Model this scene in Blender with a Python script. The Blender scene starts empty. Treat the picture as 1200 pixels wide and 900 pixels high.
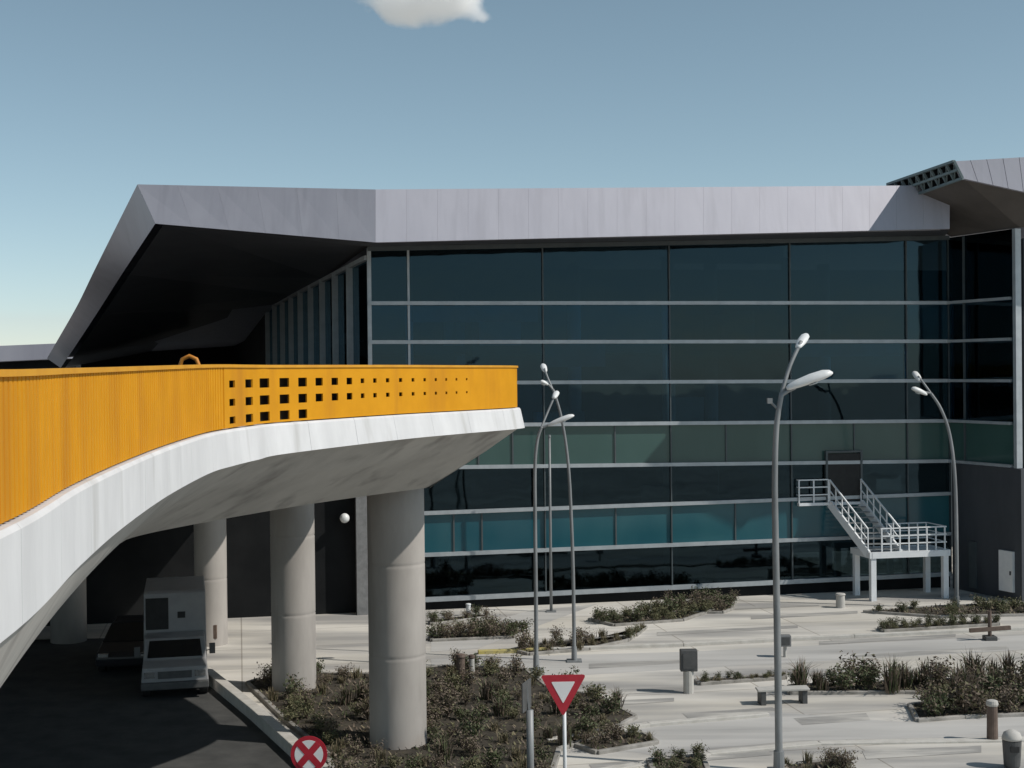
import bpy, math, random
from mathutils import Vector, Matrix, Quaternion

random.seed(11)
S = bpy.context.scene
COL = S.collection
R = math.radians

# ------------------------------------------------------------------ camera
F_PX, ROLL, PITCH, EYE = 1650.0, 0.011, 15 / 1650.0, 9.8
CAM = Vector((0, 0, EYE))
FW = Vector((0, math.cos(PITCH), -math.sin(PITCH)))
U0 = Vector((0, math.sin(PITCH), math.cos(PITCH)))
R0 = Vector((1, 0, 0))
CR = R0 * math.cos(ROLL) - U0 * math.sin(ROLL)
CU = U0 * math.cos(ROLL) + R0 * math.sin(ROLL)

def ray(u, v):
    return FW + CR * ((u - 600) / F_PX) + CU * ((450 - v) / F_PX)
def at(u, v, d):                       # point seen at (u, v), d metres ahead
    r = ray(u, v); return CAM + r * (d / r.y)
def ground(u, v, z=0.0):
    r = ray(u, v); return CAM + r * ((z - EYE) / r.z)
def onplane(u, v, B, N):
    r = ray(u, v); return CAM + r * ((B - CAM).dot(N) / r.dot(N))

cd = bpy.data.cameras.new('camera'); cam = bpy.data.objects.new('camera', cd); COL.objects.link(cam)
cd.sensor_width = 36; cd.lens = 36 * F_PX / 1200; cd.clip_start = 0.1; cd.clip_end = 6000
m = Matrix.Identity(4)
for i in range(3):
    m[i][0], m[i][1], m[i][2], m[i][3] = CR[i], CU[i], -FW[i], CAM[i]
cam.matrix_world = m
S.camera = cam

# ------------------------------------------------------------------ world + sun
SUN_EL, SUN_AZ = R(44), R(107)         # azimuth clockwise from +Y
w = bpy.data.worlds.new('World'); S.world = w; w.use_nodes = True
nt = w.node_tree; nt.nodes.clear()
sky = nt.nodes.new('ShaderNodeTexSky'); sky.sky_type = 'NISHITA'; sky.sun_disc = False
sky.sun_elevation = SUN_EL; sky.sun_rotation = SUN_AZ
sky.air_density = 1.0; sky.dust_density = 0.9; sky.ozone_density = 1.0; sky.altitude = 2500
hs = nt.nodes.new('ShaderNodeHueSaturation'); hs.inputs['Saturation'].default_value = 0.80
hs.inputs['Hue'].default_value = 0.473
bg = nt.nodes.new('ShaderNodeBackground'); bg.inputs[1].default_value = 0.10
wo = nt.nodes.new('ShaderNodeOutputWorld')
nt.links.new(sky.outputs[0], hs.inputs['Color']); nt.links.new(hs.outputs[0], bg.inputs[0]); nt.links.new(bg.outputs[0], wo.inputs[0])
ld = bpy.data.lights.new('sun', 'SUN'); ld.energy = 3.4; ld.angle = R(0.5); ld.color = (1, .95, .88)
sun = bpy.data.objects.new('sun', ld); COL.objects.link(sun)
sd = Vector((math.sin(SUN_AZ) * math.cos(SUN_EL), math.cos(SUN_AZ) * math.cos(SUN_EL), math.sin(SUN_EL)))
sun.rotation_euler = sd.to_track_quat('Z', 'Y').to_euler(); sun.location = (30, -20, 60)
S.view_settings.view_transform = 'Standard'; S.view_settings.look = 'None'
S.view_settings.gamma = 1; S.view_settings.exposure = 0.0
S.cycles.max_bounces = 96; S.cycles.transmission_bounces = 6; S.cycles.diffuse_bounces = 5; S.cycles.glossy_bounces = 4; S.cycles.transparent_max_bounces = 12; S.cycles.volume_bounces = 96
S.cycles.use_denoising = True

# ------------------------------------------------------------------ materials
def mat(name, col, col2=None, scale=3.0, rough=.8, metal=0.0, bump=0.0, stretch=(1, 1, 1), coords='pos', detail=6, spots=None, lo=.35, hi=.65, spec=None):
    M = bpy.data.materials.new(name); M.use_nodes = True
    n, l = M.node_tree.nodes, M.node_tree.links
    b = n['Principled BSDF']; b.inputs['Roughness'].default_value = rough; b.inputs['Metallic'].default_value = metal
    if spec is not None: b.inputs['Specular IOR Level'].default_value = spec
    b.inputs['Base Color'].default_value = (*col, 1)
    if col2 is None and not bump: return M
    if coords == 'pos':
        g = n.new('ShaderNodeNewGeometry'); src = g.outputs['Position']
    else:
        g = n.new('ShaderNodeTexCoord'); src = g.outputs['Object']
    mp = n.new('ShaderNodeMapping'); mp.inputs['Scale'].default_value = stretch; l.new(src, mp.inputs[0])
    tx = n.new('ShaderNodeTexNoise'); tx.inputs['Scale'].default_value = scale; tx.inputs['Detail'].default_value = detail; tx.inputs['Roughness'].default_value = .62
    l.new(mp.outputs[0], tx.inputs['Vector'])
    last = None
    if col2 is not None:
        rp = n.new('ShaderNodeValToRGB'); rp.color_ramp.elements[0].position = lo; rp.color_ramp.elements[1].position = hi
        rp.color_ramp.elements[0].color = (*col, 1); rp.color_ramp.elements[1].color = (*col2, 1)
        l.new(tx.outputs[0], rp.inputs[0]); last = rp.outputs[0]
        if spots:                       # a second layer: (colour, scale, stretch, lo, hi)
            mp2 = n.new('ShaderNodeMapping'); mp2.inputs['Scale'].default_value = spots[2]; l.new(src, mp2.inputs[0])
            t2 = n.new('ShaderNodeTexNoise'); t2.inputs['Scale'].default_value = spots[1]; t2.inputs['Detail'].default_value = 8
            l.new(mp2.outputs[0], t2.inputs['Vector'])
            r2 = n.new('ShaderNodeValToRGB'); r2.color_ramp.elements[0].position = spots[3]; r2.color_ramp.elements[1].position = spots[4]
            l.new(t2.outputs[0], r2.inputs[0])
            mx = n.new('ShaderNodeMixRGB'); mx.inputs[2].default_value = (*spots[0], 1)
            l.new(r2.outputs[0], mx.inputs[0]); l.new(last, mx.inputs[1]); last = mx.outputs[0]
        l.new(last, b.inputs['Base Color'])
    if bump:
        bp = n.new('ShaderNodeBump'); bp.inputs['Strength'].default_value = bump; bp.inputs['Distance'].default_value = .05
        l.new(tx.outputs[0], bp.inputs['Height']); l.new(bp.outputs[0], b.inputs['Normal'])
    return M

def glass(name, tint, refl_rough=.03, wav=.5):
    M = bpy.data.materials.new(name); M.use_nodes = True
    n, l = M.node_tree.nodes, M.node_tree.links; n.clear()
    o = n.new('ShaderNodeOutputMaterial'); mx = n.new('ShaderNodeMixShader')
    t = n.new('ShaderNodeBsdfTransparent'); t.inputs[0].default_value = (*tint, 1)
    g = n.new('ShaderNodeBsdfGlossy'); g.inputs['Roughness'].default_value = refl_rough; g.inputs[0].default_value = (.42, .66, .80, 1)
    f = n.new('ShaderNodeFresnel'); f.inputs[0].default_value = 1.6
    ge = n.new('ShaderNodeNewGeometry'); tx = n.new('ShaderNodeTexNoise'); tx.inputs['Scale'].default_value = .5
    bp = n.new('ShaderNodeBump'); bp.inputs['Strength'].default_value = wav; bp.inputs['Distance'].default_value = .02
    l.new(ge.outputs['Position'], tx.inputs['Vector']); l.new(tx.outputs[0], bp.inputs['Height'])
    l.new(bp.outputs[0], g.inputs['Normal']); l.new(bp.outputs[0], f.inputs['Normal'])
    l.new(f.outputs[0], mx.inputs[0]); l.new(t.outputs[0], mx.inputs[1]); l.new(g.outputs[0], mx.inputs[2]); l.new(mx.outputs[0], o.inputs[0])
    return M

M = {}
M['paving'] = mat('paving', (.58, .545, .475), (.72, .69, .635), .3, .9, bump=.15, stretch=(.35, 1, 1),
                  spots=((.34, .33, .315), .7, (.14, .8, 1), .43, .64))
def joints(M_, w_, h_):
    n, l = M_.node_tree.nodes, M_.node_tree.links; b = n['Principled BSDF']; src = b.inputs['Base Color'].links[0].from_socket
    g = n.new('ShaderNodeNewGeometry'); mp = n.new('ShaderNodeMapping'); mp.inputs['Rotation'].default_value = (0, 0, -R(11)); l.new(g.outputs['Position'], mp.inputs[0])
    bt = n.new('ShaderNodeTexBrick'); bt.offset = .0; bt.inputs['Scale'].default_value = 1; bt.inputs['Brick Width'].default_value = w_; bt.inputs['Row Height'].default_value = h_
    bt.inputs['Mortar Size'].default_value = .03; bt.inputs['Mortar Smooth'].default_value = .4
    bt.inputs['Color1'].default_value = (1, 1, 1, 1); bt.inputs['Color2'].default_value = (.86, .86, .87, 1); bt.inputs['Mortar'].default_value = (.58, .56, .54, 1)
    l.new(mp.outputs[0], bt.inputs['Vector']); mx = n.new('ShaderNodeMixRGB'); mx.blend_type = 'MULTIPLY'; mx.inputs[0].default_value = 1
    l.new(src, mx.inputs[1]); l.new(bt.outputs['Color'], mx.inputs[2]); l.new(mx.outputs[0], b.inputs['Base Color'])
joints(M['paving'], 5.2, 3.4)
M['lane'] = mat('lane_concrete', (.42, .41, .39), (.54, .525, .50), .5, .9, bump=.1, stretch=(.2, 1, 1), spots=((.27, .265, .26), .6, (.1, 1, 1), .52, .7))
M['strip'] = mat('worn_strip', (.24, .235, .225), (.40, .385, .36), .9, .9, bump=.2, stretch=(.25, 1.2, 1), spots=((.52, .50, .46), 1.2, (.3, 1.5, 1), .5, .62))
M['asphalt'] = mat('asphalt', (.045, .046, .045), (.075, .075, .072), 1.2, .9, bump=.3)
M['kerb'] = mat('kerb_concrete', (.46, .44, .40), (.56, .54, .5), 3, .9, bump=.2)
M['bed_kerb'] = mat('bed_kerb', (.20, .19, .17), (.40, .38, .35), 1.5, .95, bump=.3)
M['yellow_kerb'] = mat('yellow_kerb_paint', (.50, .42, .12), (.42, .37, .2), 3, .8)
M['soil'] = mat('soil', (.032, .027, .02), (.065, .054, .038), 2.5, 1, bump=.6, detail=9)
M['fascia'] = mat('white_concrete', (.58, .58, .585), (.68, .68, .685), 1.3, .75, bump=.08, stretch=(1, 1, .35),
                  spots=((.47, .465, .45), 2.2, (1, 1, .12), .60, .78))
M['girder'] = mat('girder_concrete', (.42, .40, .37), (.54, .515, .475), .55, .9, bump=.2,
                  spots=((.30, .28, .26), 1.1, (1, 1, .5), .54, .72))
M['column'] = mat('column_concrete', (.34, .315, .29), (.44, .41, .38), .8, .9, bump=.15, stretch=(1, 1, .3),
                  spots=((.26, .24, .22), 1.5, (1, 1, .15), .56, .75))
M['yellow'] = mat('yellow_paint', (.66, .295, .008), (.60, .262, .006), 1.5, .6, spec=.2, spots=((.50, .205, .012), 1.6, (1, 1, .12), .50, .78))
M['yellow_cap'] = mat('yellow_cap_paint', (.68, .33, .02), (.6, .27, .015), 2, .55)
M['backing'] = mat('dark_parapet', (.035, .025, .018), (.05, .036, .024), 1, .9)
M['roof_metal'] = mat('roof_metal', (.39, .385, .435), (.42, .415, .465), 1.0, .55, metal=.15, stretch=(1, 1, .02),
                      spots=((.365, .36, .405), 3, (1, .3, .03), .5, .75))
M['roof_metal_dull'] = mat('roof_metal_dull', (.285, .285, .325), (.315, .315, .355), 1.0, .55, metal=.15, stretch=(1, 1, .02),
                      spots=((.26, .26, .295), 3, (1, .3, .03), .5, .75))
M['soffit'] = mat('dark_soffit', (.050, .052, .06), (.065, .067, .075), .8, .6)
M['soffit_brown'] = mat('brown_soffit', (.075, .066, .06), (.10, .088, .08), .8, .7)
M['frame'] = mat('aluminium', (.36, .39, .41), (.45, .48, .5), 2, .45, metal=.3)
M['frame_dark'] = mat('dark_frame', (.06, .075, .082), (.08, .095, .10), 2, .5)
M['glass'] = glass('tinted_glass', (.30, .42, .48))
M['glass_dark'] = glass('dark_glass', (.16, .21, .23))
def band(name, a, b_):
    X = mat(name, a, b_, .25, .12, stretch=(1, 1, .6), detail=3); return X
M['glass_blue'] = glass('blue_tinted_glass', (.20, .44, .58))
M['glass_teal'] = glass('teal_tinted_glass', (.20, .46, .46))
M['band_green'] = band('green_spandrel', (.036, .084, .076), (.052, .108, .098))
M['band_teal'] = band('teal_spandrel', (.010, .078, .105), (.030, .115, .135))
M['interior'] = mat('interior_wall', (.03, .04, .048), (.10, .125, .14), .22, .9, detail=2)
M['interior_blind'] = mat('blind_fabric', (.16, .19, .20), (.22, .25, .26), 2, .9)
M['slab'] = mat('interior_slab', (.05, .055, .06), (.08, .085, .09), 1, .9)
M['int_col'] = mat('interior_column', (.66, .72, .75), (.74, .8, .82), 1, .8)
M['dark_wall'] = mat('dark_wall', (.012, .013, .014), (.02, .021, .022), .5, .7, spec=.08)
M['grey_wall'] = mat('grey_cladding', (.045, .05, .058), (.065, .07, .08), .8, .7, stretch=(1, 1, .3))
M['white_steel'] = mat('white_steel', (.70, .72, .74), (.78, .80, .81), 2, .5)
M['galv'] = mat('galvanised_steel', (.19, .2, .205), (.27, .28, .285), 3, .55, metal=.2, stretch=(1, 1, .3))
M['lamp_white'] = mat('lamp_shell', (.72, .73, .72), (.8, .8, .79), 4, .4)
M['lens'] = mat('lamp_lens', (.5, .52, .52), rough=.15)
M['sign_white'] = mat('sign_white', (.78, .78, .78), (.84, .84, .83), 5, .4)
M['sign_red'] = mat('sign_red', (.42, .018, .035), (.50, .025, .045), 5, .4)
M['sign_back'] = mat('sign_back', (.22, .22, .22), (.3, .3, .3), 5, .5, metal=.4)
M['truck'] = mat('shaded_truck_paint', (.27, .27, .275), (.33, .33, .33), 1.2, .4)  # white truck; paint darkened to grey for the deep shade it stands in
M['black'] = mat('black_rubber', (.014, .014, .014), (.022, .022, .022), 5, .7)
M['dark_glass2'] = mat('vehicle_glass', (.008, .01, .012), rough=.08)
M['car'] = mat('dark_car_paint', (.03, .03, .034), rough=.3)
M['chrome'] = mat('chrome', (.6, .6, .6), rough=.25, metal=.9)
M['brown'] = mat('brown_metal', (.10, .07, .055), (.16, .115, .09), 4, .7)
M['dark_grey'] = mat('dark_grey_metal', (.06, .062, .062), (.09, .09, .09), 4, .6)
M['stone'] = mat('pale_stone', (.42, .41, .38), (.5, .48, .45), 3, .9, bump=.2)
M['orange'] = mat('orange_paint', (.58, .22, .02), (.5, .18, .02), 4, .6)
M['annex'] = mat('annex_fascia', (.24, .24, .28), (.30, .3, .34), .3, .6, stretch=(1, 1, .1))
def leafmat(name, a, b_):
    return mat(name, a, b_, 7, .75, coords='obj', lo=.3, hi=.7)
M['leaf_green'] = leafmat('leaf_green', (.045, .060, .024), (.105, .12, .052))
M['leaf_olive'] = leafmat('leaf_olive', (.085, .084, .042), (.19, .175, .09))
M['leaf_brown'] = leafmat('leaf_brown', (.085, .064, .048), (.20, .155, .115))
M['leaf_straw'] = leafmat('leaf_straw', (.13, .105, .062), (.22, .18, .11))

# ------------------------------------------------------------------ mesh helper
ORG = {}
class MB:
    def __init__(s): s.v = []; s.f = []; s.mi = []
    def quad(s, *p, mi=0):
        i = len(s.v); s.v += [Vector(q) for q in p]; s.f.append(tuple(range(i, i + len(p)))); s.mi.append(mi)
    def box6(s, b, t, mi=0):            # b, t: bottom/top rings of equal length
        n = len(b); i = len(s.v); s.v += [Vector(q) for q in b] + [Vector(q) for q in t]
        s.f.append(tuple(i + k for k in reversed(range(n)))); s.mi.append(mi)
        s.f.append(tuple(i + n + k for k in range(n))); s.mi.append(mi)
        for k in range(n):
            k2 = (k + 1) % n; s.f.append((i + k, i + k2, i + n + k2, i + n + k)); s.mi.append(mi)
    def box(s, c, x, y, z, hx, hy, hz, mi=0):   # centre, axes, half sizes
        c, x, y, z = Vector(c), Vector(x), Vector(y), Vector(z)
        ring = [(-1, -1), (1, -1), (1, 1), (-1, 1)]
        s.box6([c + x * (a * hx) + y * (b * hy) - z * hz for a, b in ring], [c + x * (a * hx) + y * (b * hy) + z * hz for a, b in ring], mi)
    def abox(s, c, sx, sy, sz, rz=0, mi=0):     # c = centre of base
        x = Vector((math.cos(rz), math.sin(rz), 0)); y = Vector((-x.y, x.x, 0)); z = Vector((0, 0, 1))
        s.box(Vector(c) + z * sz / 2, x, y, z, sx / 2, sy / 2, sz / 2, mi)
    def bar(s, a, b, wd, ht, up=(0, 0, 1), mi=0):
        a, b = Vector(a), Vector(b); d = (b - a); L = d.length; d.normalize()
        sd_ = d.cross(Vector(up)).normalized(); u_ = sd_.cross(d)
        s.box((a + b) / 2, d, sd_, u_, L / 2, wd / 2, ht / 2, mi)
    def tube(s, pts, rad, n=10, cap=True, mi=0):
        pts = [Vector(p) for p in pts]; rings = []
        if not hasattr(rad, '__len__'): rad = [rad] * len(pts)
        ref = None
        for k, p in enumerate(pts):
            d = (pts[min(k + 1, len(pts) - 1)] - pts[max(k - 1, 0)]).normalized()
            if ref is None: ref = Vector((1, 0, 0)) if abs(d.x) < .8 else Vector((0, 0, 1))
            a = (ref - d * ref.dot(d)).normalized(); b = d.cross(a); ref = a
            i = len(s.v)
            s.v += [p + (a * math.cos(t) + b * math.sin(t)) * rad[k] for t in [2 * math.pi * q / n for q in range(n)]]
            rings.append(i)
        for k in range(len(rings) - 1):
            for q in range(n):
                q2 = (q + 1) % n
                s.f.append((rings[k] + q, rings[k] + q2, rings[k + 1] + q2, rings[k + 1] + q)); s.mi.append(mi)
        if cap:
            s.f.append(tuple(rings[0] + q for q in reversed(range(n)))); s.mi.append(mi)
            s.f.append(tuple(rings[-1] + q for q in range(n))); s.mi.append(mi)
    def build(s, name, mats, parent=None, smooth=False, bevel=0, org=None, recalc=True):
        o_ = org if org is not None else (ORG.get(parent.name, Vector((0, 0, 0))) if parent else Vector((0, 0, 0)))
        me = bpy.data.meshes.new(name)
        me.from_pydata([tuple(v - o_) for v in s.v], [], s.f)
        ms = mats if isinstance(mats, (list, tuple)) else [mats]
        for q in ms: me.materials.append(q)
        for p, k in zip(me.polygons, s.mi): p.material_index = k; p.use_smooth = smooth
        me.validate(); me.update()
        import bmesh
        bm = bmesh.new(); bm.from_mesh(me)
        if smooth: bmesh.ops.remove_doubles(bm, verts=bm.verts, dist=.0004)
        if recalc: bmesh.ops.recalc_face_normals(bm, faces=bm.faces); bm.to_mesh(me); bm.free()
        o = bpy.data.objects.new(name, me); COL.objects.link(o)
        if parent: o.parent = parent
        elif org is not None: o.location = o_
        ORG[o.name] = o_
        if bevel:
            bv = o.modifiers.new('bevel', 'BEVEL'); bv.width = bevel; bv.segments = 2; bv.limit_method = 'ANGLE'
        return o
def tag(o, label=None, cat=None, group=None, kind=None):
    if label: o['label'] = label
    if cat: o['category'] = cat
    if group: o['group'] = group
    if kind: o['kind'] = kind
    return o
def empty(name, loc, label, cat, group=None):
    o = bpy.data.objects.new(name, None); COL.objects.link(o); o.location = loc; o.empty_display_size = .3
    ORG[o.name] = Vector(loc); return tag(o, label, cat, group)
def struct(name, mb, m_, **k):
    return tag(mb.build(name, m_, **k), kind='structure')
def crom(P, n):                          # Catmull-Rom through tuples
    out = []
    for i in range(len(P) - 1):
        p0, p1, p2, p3 = P[max(i - 1, 0)], P[i], P[i + 1], P[min(i + 2, len(P) - 1)]
        for k in range(n):
            t = k / n
            out.append(tuple(.5 * (2 * b + (c - a) * t + (2 * a - 5 * b + 4 * c - d) * t * t + (3 * b - a - 3 * c + d) * t ** 3) for a, b, c, d in zip(p0, p1, p2, p3)))
    out.append(tuple(P[-1])); return out

def loft(b, rings, close=False):
    n = len(rings[0])
    for r0, r1 in zip(rings[:-1], rings[1:]):
        for q_ in range(n if close else n - 1):
            q2 = (q_ + 1) % n; b.quad(r0[q_], r1[q_], r1[q2], r0[q2])

# ------------------------------------------------------------------ ground, lanes, roads
g = MB(); g.quad((-2500, -600, 0), (2500, -600, 0), (2500, 4000, 0), (-2500, 4000, 0)); struct('ground', g, M['paving'])
def sheet(name, pts, z, m_):
    b = MB(); b.quad(*[Vector((p.x, p.y, z)) for p in pts]); return struct(name, b, m_)
G = lambda L: [ground(u, v) for u, v in L]
A_ = [ground(250, 802), ground(300, 843), ground(345, 884)]
dirk = (A_[2] - A_[1]).normalized()
near = [A_[2] + dirk * 6, A_[2] + dirk * 30]
back = A_[0] + (A_[0] - A_[1]).normalized() * 9
edge = [back] + A_ + near
sheet('road', edge + [Vector((-60, -20, 0)), Vector((-60, 48, 0)), Vector((-24, 52, 0))], .004, M['asphalt'])
sheet('lane', G([(505, 772), (800, 764), (1210, 744), (1400, 736), (1400, 752), (1210, 761), (800, 784), (640, 794), (505, 796)]), .004, M['lane'])
sheet('lane', G([(640, 866), (760, 846), (900, 834), (1080, 848), (1240, 832), (1400, 826), (1400, 856), (1240, 862), (940, 868), (760, 884)]), .004, M['lane'])
sheet('lane', G([(505, 748), (620, 716), (700, 708), (640, 730), (560, 760), (505, 764)]), .006, M['lane'])
for L_ in ([(728, 808), (806, 804), (806, 809), (728, 814)], [(800, 836), (905, 829), (915, 834), (806, 842)], [(930, 842), (1015, 836), (1020, 844), (940, 850)],
           [(770, 741), (935, 733), (935, 736), (770, 745)], [(880, 722), (1005, 716), (1005, 719), (880, 726)], [(690, 778), (795, 773), (800, 777), (690, 784)],
           [(850, 712), (960, 708), (960, 710), (850, 715)], [(700, 822), (790, 818), (790, 822), (705, 828)], [(1000, 768), (1180, 757), (1180, 761), (1000, 773)],
           [(690, 896), (900, 880), (905, 885), (695, 903)], [(1010, 880), (1150, 874), (1150, 882), (1015, 890)], [(960, 752), (1120, 743), (1120, 746), (960, 756)]):
    sheet('paving_strip', G(L_), .008, M['strip'])
def kerb(pts, h=.13, wd=.2, m_=None, name='kerb'):
    b = MB()
    for p, q in zip(pts[:-1], pts[1:]):
        p = Vector((p.x, p.y, 0)); q = Vector((q.x, q.y, 0)); d = (q - p).normalized() * .004
        b.bar(p + Vector((0, 0, h / 2 - .02)) + d, q + Vector((0, 0, h / 2 - .02)) - d, wd, h + .04)
    return struct(name, b, m_ or M['kerb'], bevel=.02)
kerb(edge, .34, .32)
kerb(G([(645, 763), (800, 757), (1000, 747), (1210, 738)]), .12, .22)
kerb(G([(560, 766), (645, 763)]), .12, .25, M['yellow_kerb'], 'kerb')
kerb(G([(640, 870), (760, 851), (900, 839)]), .10, .22)
kerb(G([(700, 905), (830, 884), (960, 872), (1200, 868)]), .06, .3)

# ------------------------------------------------------------------ planting beds + shrubs
def shrub_mesh(name, n, leaf, h, rx, kind, mats):
    b = MB(); rnd = random.Random(hash(name) % 1000 if False else sum(map(ord, name)))
    if kind == 'blade':
        for k in range(n):
            a = rnd.uniform(0, 6.283); lean = rnd.uniform(.05, .75); L = h * rnd.uniform(.6, 1.1)
            base = Vector((rnd.gauss(0, rx * .25), rnd.gauss(0, rx * .25), -.02))
            o = Vector((math.cos(a), math.sin(a), 0)); s_ = Vector((-o.y, o.x, 0)) * leaf
            mid = base + o * (lean * L * .4) + Vector((0, 0, L * .6)); tip = base + o * (lean * L) + Vector((0, 0, L * (1 - .45 * lean)))
            mi = rnd.choice((0, 0, 1))
            b.quad(base - s_, base + s_, mid + s_ * .8, mid - s_ * .8, mi=mi); b.quad(mid - s_ * .8, mid + s_ * .8, tip, mi=mi)
    else:
        stems = []
        for k in range(9):
            a = rnd.uniform(0, 6.283); r_ = rx * rnd.uniform(.2, 1); t = Vector((math.cos(a) * r_, math.sin(a) * r_, h * rnd.uniform(.55, 1.05)))
            stems.append(t); b.tube([(0, 0, -.02), t * .5 + Vector((0, 0, h * .12)), t], [.012, .009, .005], 4, mi=2)
        for k in range(n):
            t = rnd.choice(stems); f_ = rnd.uniform(.3, 1.05)
            c = t * f_ + Vector((rnd.gauss(0, rx * .26), rnd.gauss(0, rx * .26), rnd.gauss(0, h * .12)))
            c.z = max(c.z, .02)
            d = Vector((rnd.gauss(0, 1), rnd.gauss(0, 1), rnd.gauss(.3, .8))).normalized()
            e = d.cross(Vector((rnd.gauss(0, 1), rnd.gauss(0, 1), rnd.gauss(0, 1)))).normalized()
            L = leaf * rnd.uniform(.6, 1.4)
            b.quad(c - d * L * .6, c + e * L * .35, c + d * L, c - e * L * .35, mi=rnd.choice((0, 0, 0, 1)))
    o = b.build(name, mats); me = o.data; bpy.data.objects.remove(o); return me
br = M['brown']
SH = {
 'dark': [shrub_mesh('shrub_dark_%d' % i, 560, .075, .8, .46, 'leaf', [M['leaf_green'], M['leaf_brown'], br]) for i in range(3)],
 'brown': [shrub_mesh('shrub_brown_%d' % i, 520, .07, .8, .46, 'leaf', [M['leaf_brown'], M['leaf_olive'], br]) for i in range(3)],
 'olive': [shrub_mesh('shrub_olive_%d' % i, 520, .07, .7, .48, 'leaf', [M['leaf_olive'], M['leaf_green'], br]) for i in range(3)],
 'spike': [shrub_mesh('shrub_spike_%d' % i, 80, .022, 1.0, .4, 'blade', [M['leaf_brown'], M['leaf_green']]) for i in range(2)],
 'straw': [shrub_mesh('shrub_straw_%d' % i, 60, .016, .6, .4, 'blade', [M['leaf_straw'], M['leaf_olive']]) for i in range(2)],
}
def inpoly(x, y, P):
    c = False
    for i in range(len(P)):
        a, b = P[i], P[i - 1]
        if (a.y > y) != (b.y > y) and x < (b.x - a.x) * (y - a.y) / (b.y - a.y) + a.x: c = not c
    return c
AVOID = []
def bed(pix, count, kinds, smin, smax, label, group, edge_kerb=True, gap=.5, seed=1, cat='shrub'):
    rnd = random.Random(seed); P = G(pix)
    b = MB(); b.box6([Vector((p.x, p.y, -.05)) for p in P], [Vector((p.x, p.y, .07)) for p in P]); struct('planting_bed', b, M['soil'])
    if edge_kerb: kerb(P + [P[0]], .10, .14, M['bed_kerb'])
    xs = [p.x for p in P]; ys = [p.y for p in P]; done = []
    gc_ = MB(); area = abs(sum(P[i - 1].x * P[i].y - P[i].x * P[i - 1].y for i in range(len(P)))) / 2
    for _ in range(int(min(9000, area * 110))):
        x, y = rnd.uniform(min(xs), max(xs)), rnd.uniform(min(ys), max(ys))
        if not inpoly(x, y, P): continue
        a_ = rnd.uniform(0, 6.28); L_ = rnd.uniform(.05, .12); d_ = Vector((math.cos(a_), math.sin(a_), rnd.uniform(-.1, 1.2))) * L_; e_ = Vector((-math.sin(a_), math.cos(a_), rnd.uniform(-.3, .3))) * L_ * .3
        c_ = Vector((x, y, .075)); gc_.quad(c_ - e_, c_ + e_, c_ + d_ + e_ * .4, c_ + d_ - e_ * .4, mi=rnd.choice((0, 0, 1, 2, 3)))
    tag(gc_.build('ground_cover', [M['leaf_brown'], M['leaf_olive'], M['leaf_green'], M['leaf_straw']]), 'low ground cover and dry leaves between the shrubs, ' + label.split(' in the ')[-1] if ' in the ' in label else 'low ground cover and dry leaves, ' + group, 'ground cover', kind='stuff')
    for _ in range(count * 60):
        if len(done) >= count: break
        x, y = rnd.uniform(min(xs), max(xs)), rnd.uniform(min(ys), max(ys))
        if not inpoly(x, y, P) or any((x - a) ** 2 + (y - c) ** 2 < gap * gap for a, c in done): continue
        if any((x - a) ** 2 + (y - c) ** 2 < r_ * r_ for a, c, r_ in AVOID): continue
        done.append((x, y)); s_ = rnd.uniform(smin, smax)
        k = rnd.choice(kinds)
        o = bpy.data.objects.new('ornamental_grass' if k in ('spike', 'straw') else 'shrub', rnd.choice(SH[k])); COL.objects.link(o)
        o.location = (x, y, .065); o.rotation_euler = (0, 0, rnd.uniform(0, 6.28)); o.scale = (s_ * rnd.uniform(.85, 1.2), s_ * rnd.uniform(.85, 1.2), s_ * rnd.uniform(.8, 1.2))
        if k in ('spike', 'straw'): tag(o, label.replace('shrub', 'tuft of spiky grass'), 'grass tuft', group + ', grass tufts')
        else: tag(o, label, cat, group)

colbase = [ground(468, 880), ground(345, 812), ground(248, 757)]
for p, r_ in zip(colbase, (1.0, .95, .85)): AVOID.append((p.x, p.y, r_))
for u, v in ((660, 1010), (362, 1010), (622, 950)): p = ground(u, v); AVOID.append((p.x, p.y, .35))
bed([(290, 802), (330, 790), (440, 792), (520, 782), (615, 786), (640, 806), (700, 818), (745, 842), (700, 866), (655, 880), (640, 930), (640, 1080), (440, 1080), (384, 886), (332, 843)],
    185, ['dark', 'dark', 'brown', 'brown', 'olive', 'spike', 'straw', 'straw', 'brown'], .42, .82, 'dark brown-green shrub in the bed around the foot of the round bridge columns', 'shrubs in the bed under the bridge', gap=.44, seed=3)
bed([(655, 868), (690, 858), (755, 862), (770, 872), (700, 884)], 12, ['olive', 'straw', 'brown'], .3, .55,
    'small olive shrub in the narrow strip to the side of the yield sign', 'shrubs in the strip by the yield sign', gap=.4, seed=5)
bed([(925, 806), (980, 803), (1060, 800), (1130, 798), (1230, 794), (1400, 790), (1400, 806), (1230, 814), (1130, 815), (1060, 813), (925, 814)],
    52, ['dark', 'brown', 'spike', 'dark', 'spike', 'spike'], .6, 1.1, 'tall dark shrub in the long bed behind the bench', 'shrubs in the bed behind the bench', gap=.5, seed=8)
bed([(1066, 828), (1130, 821), (1230, 818), (1400, 812), (1400, 830), (1230, 838), (1130, 842), (1075, 846)],
    36, ['brown', 'dark', 'brown', 'olive', 'spike', 'straw'], .7, 1.25, 'bushy brownish shrub in the bed beside the brown post', 'shrubs in the bed by the brown post', gap=.5, seed=9)
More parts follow.
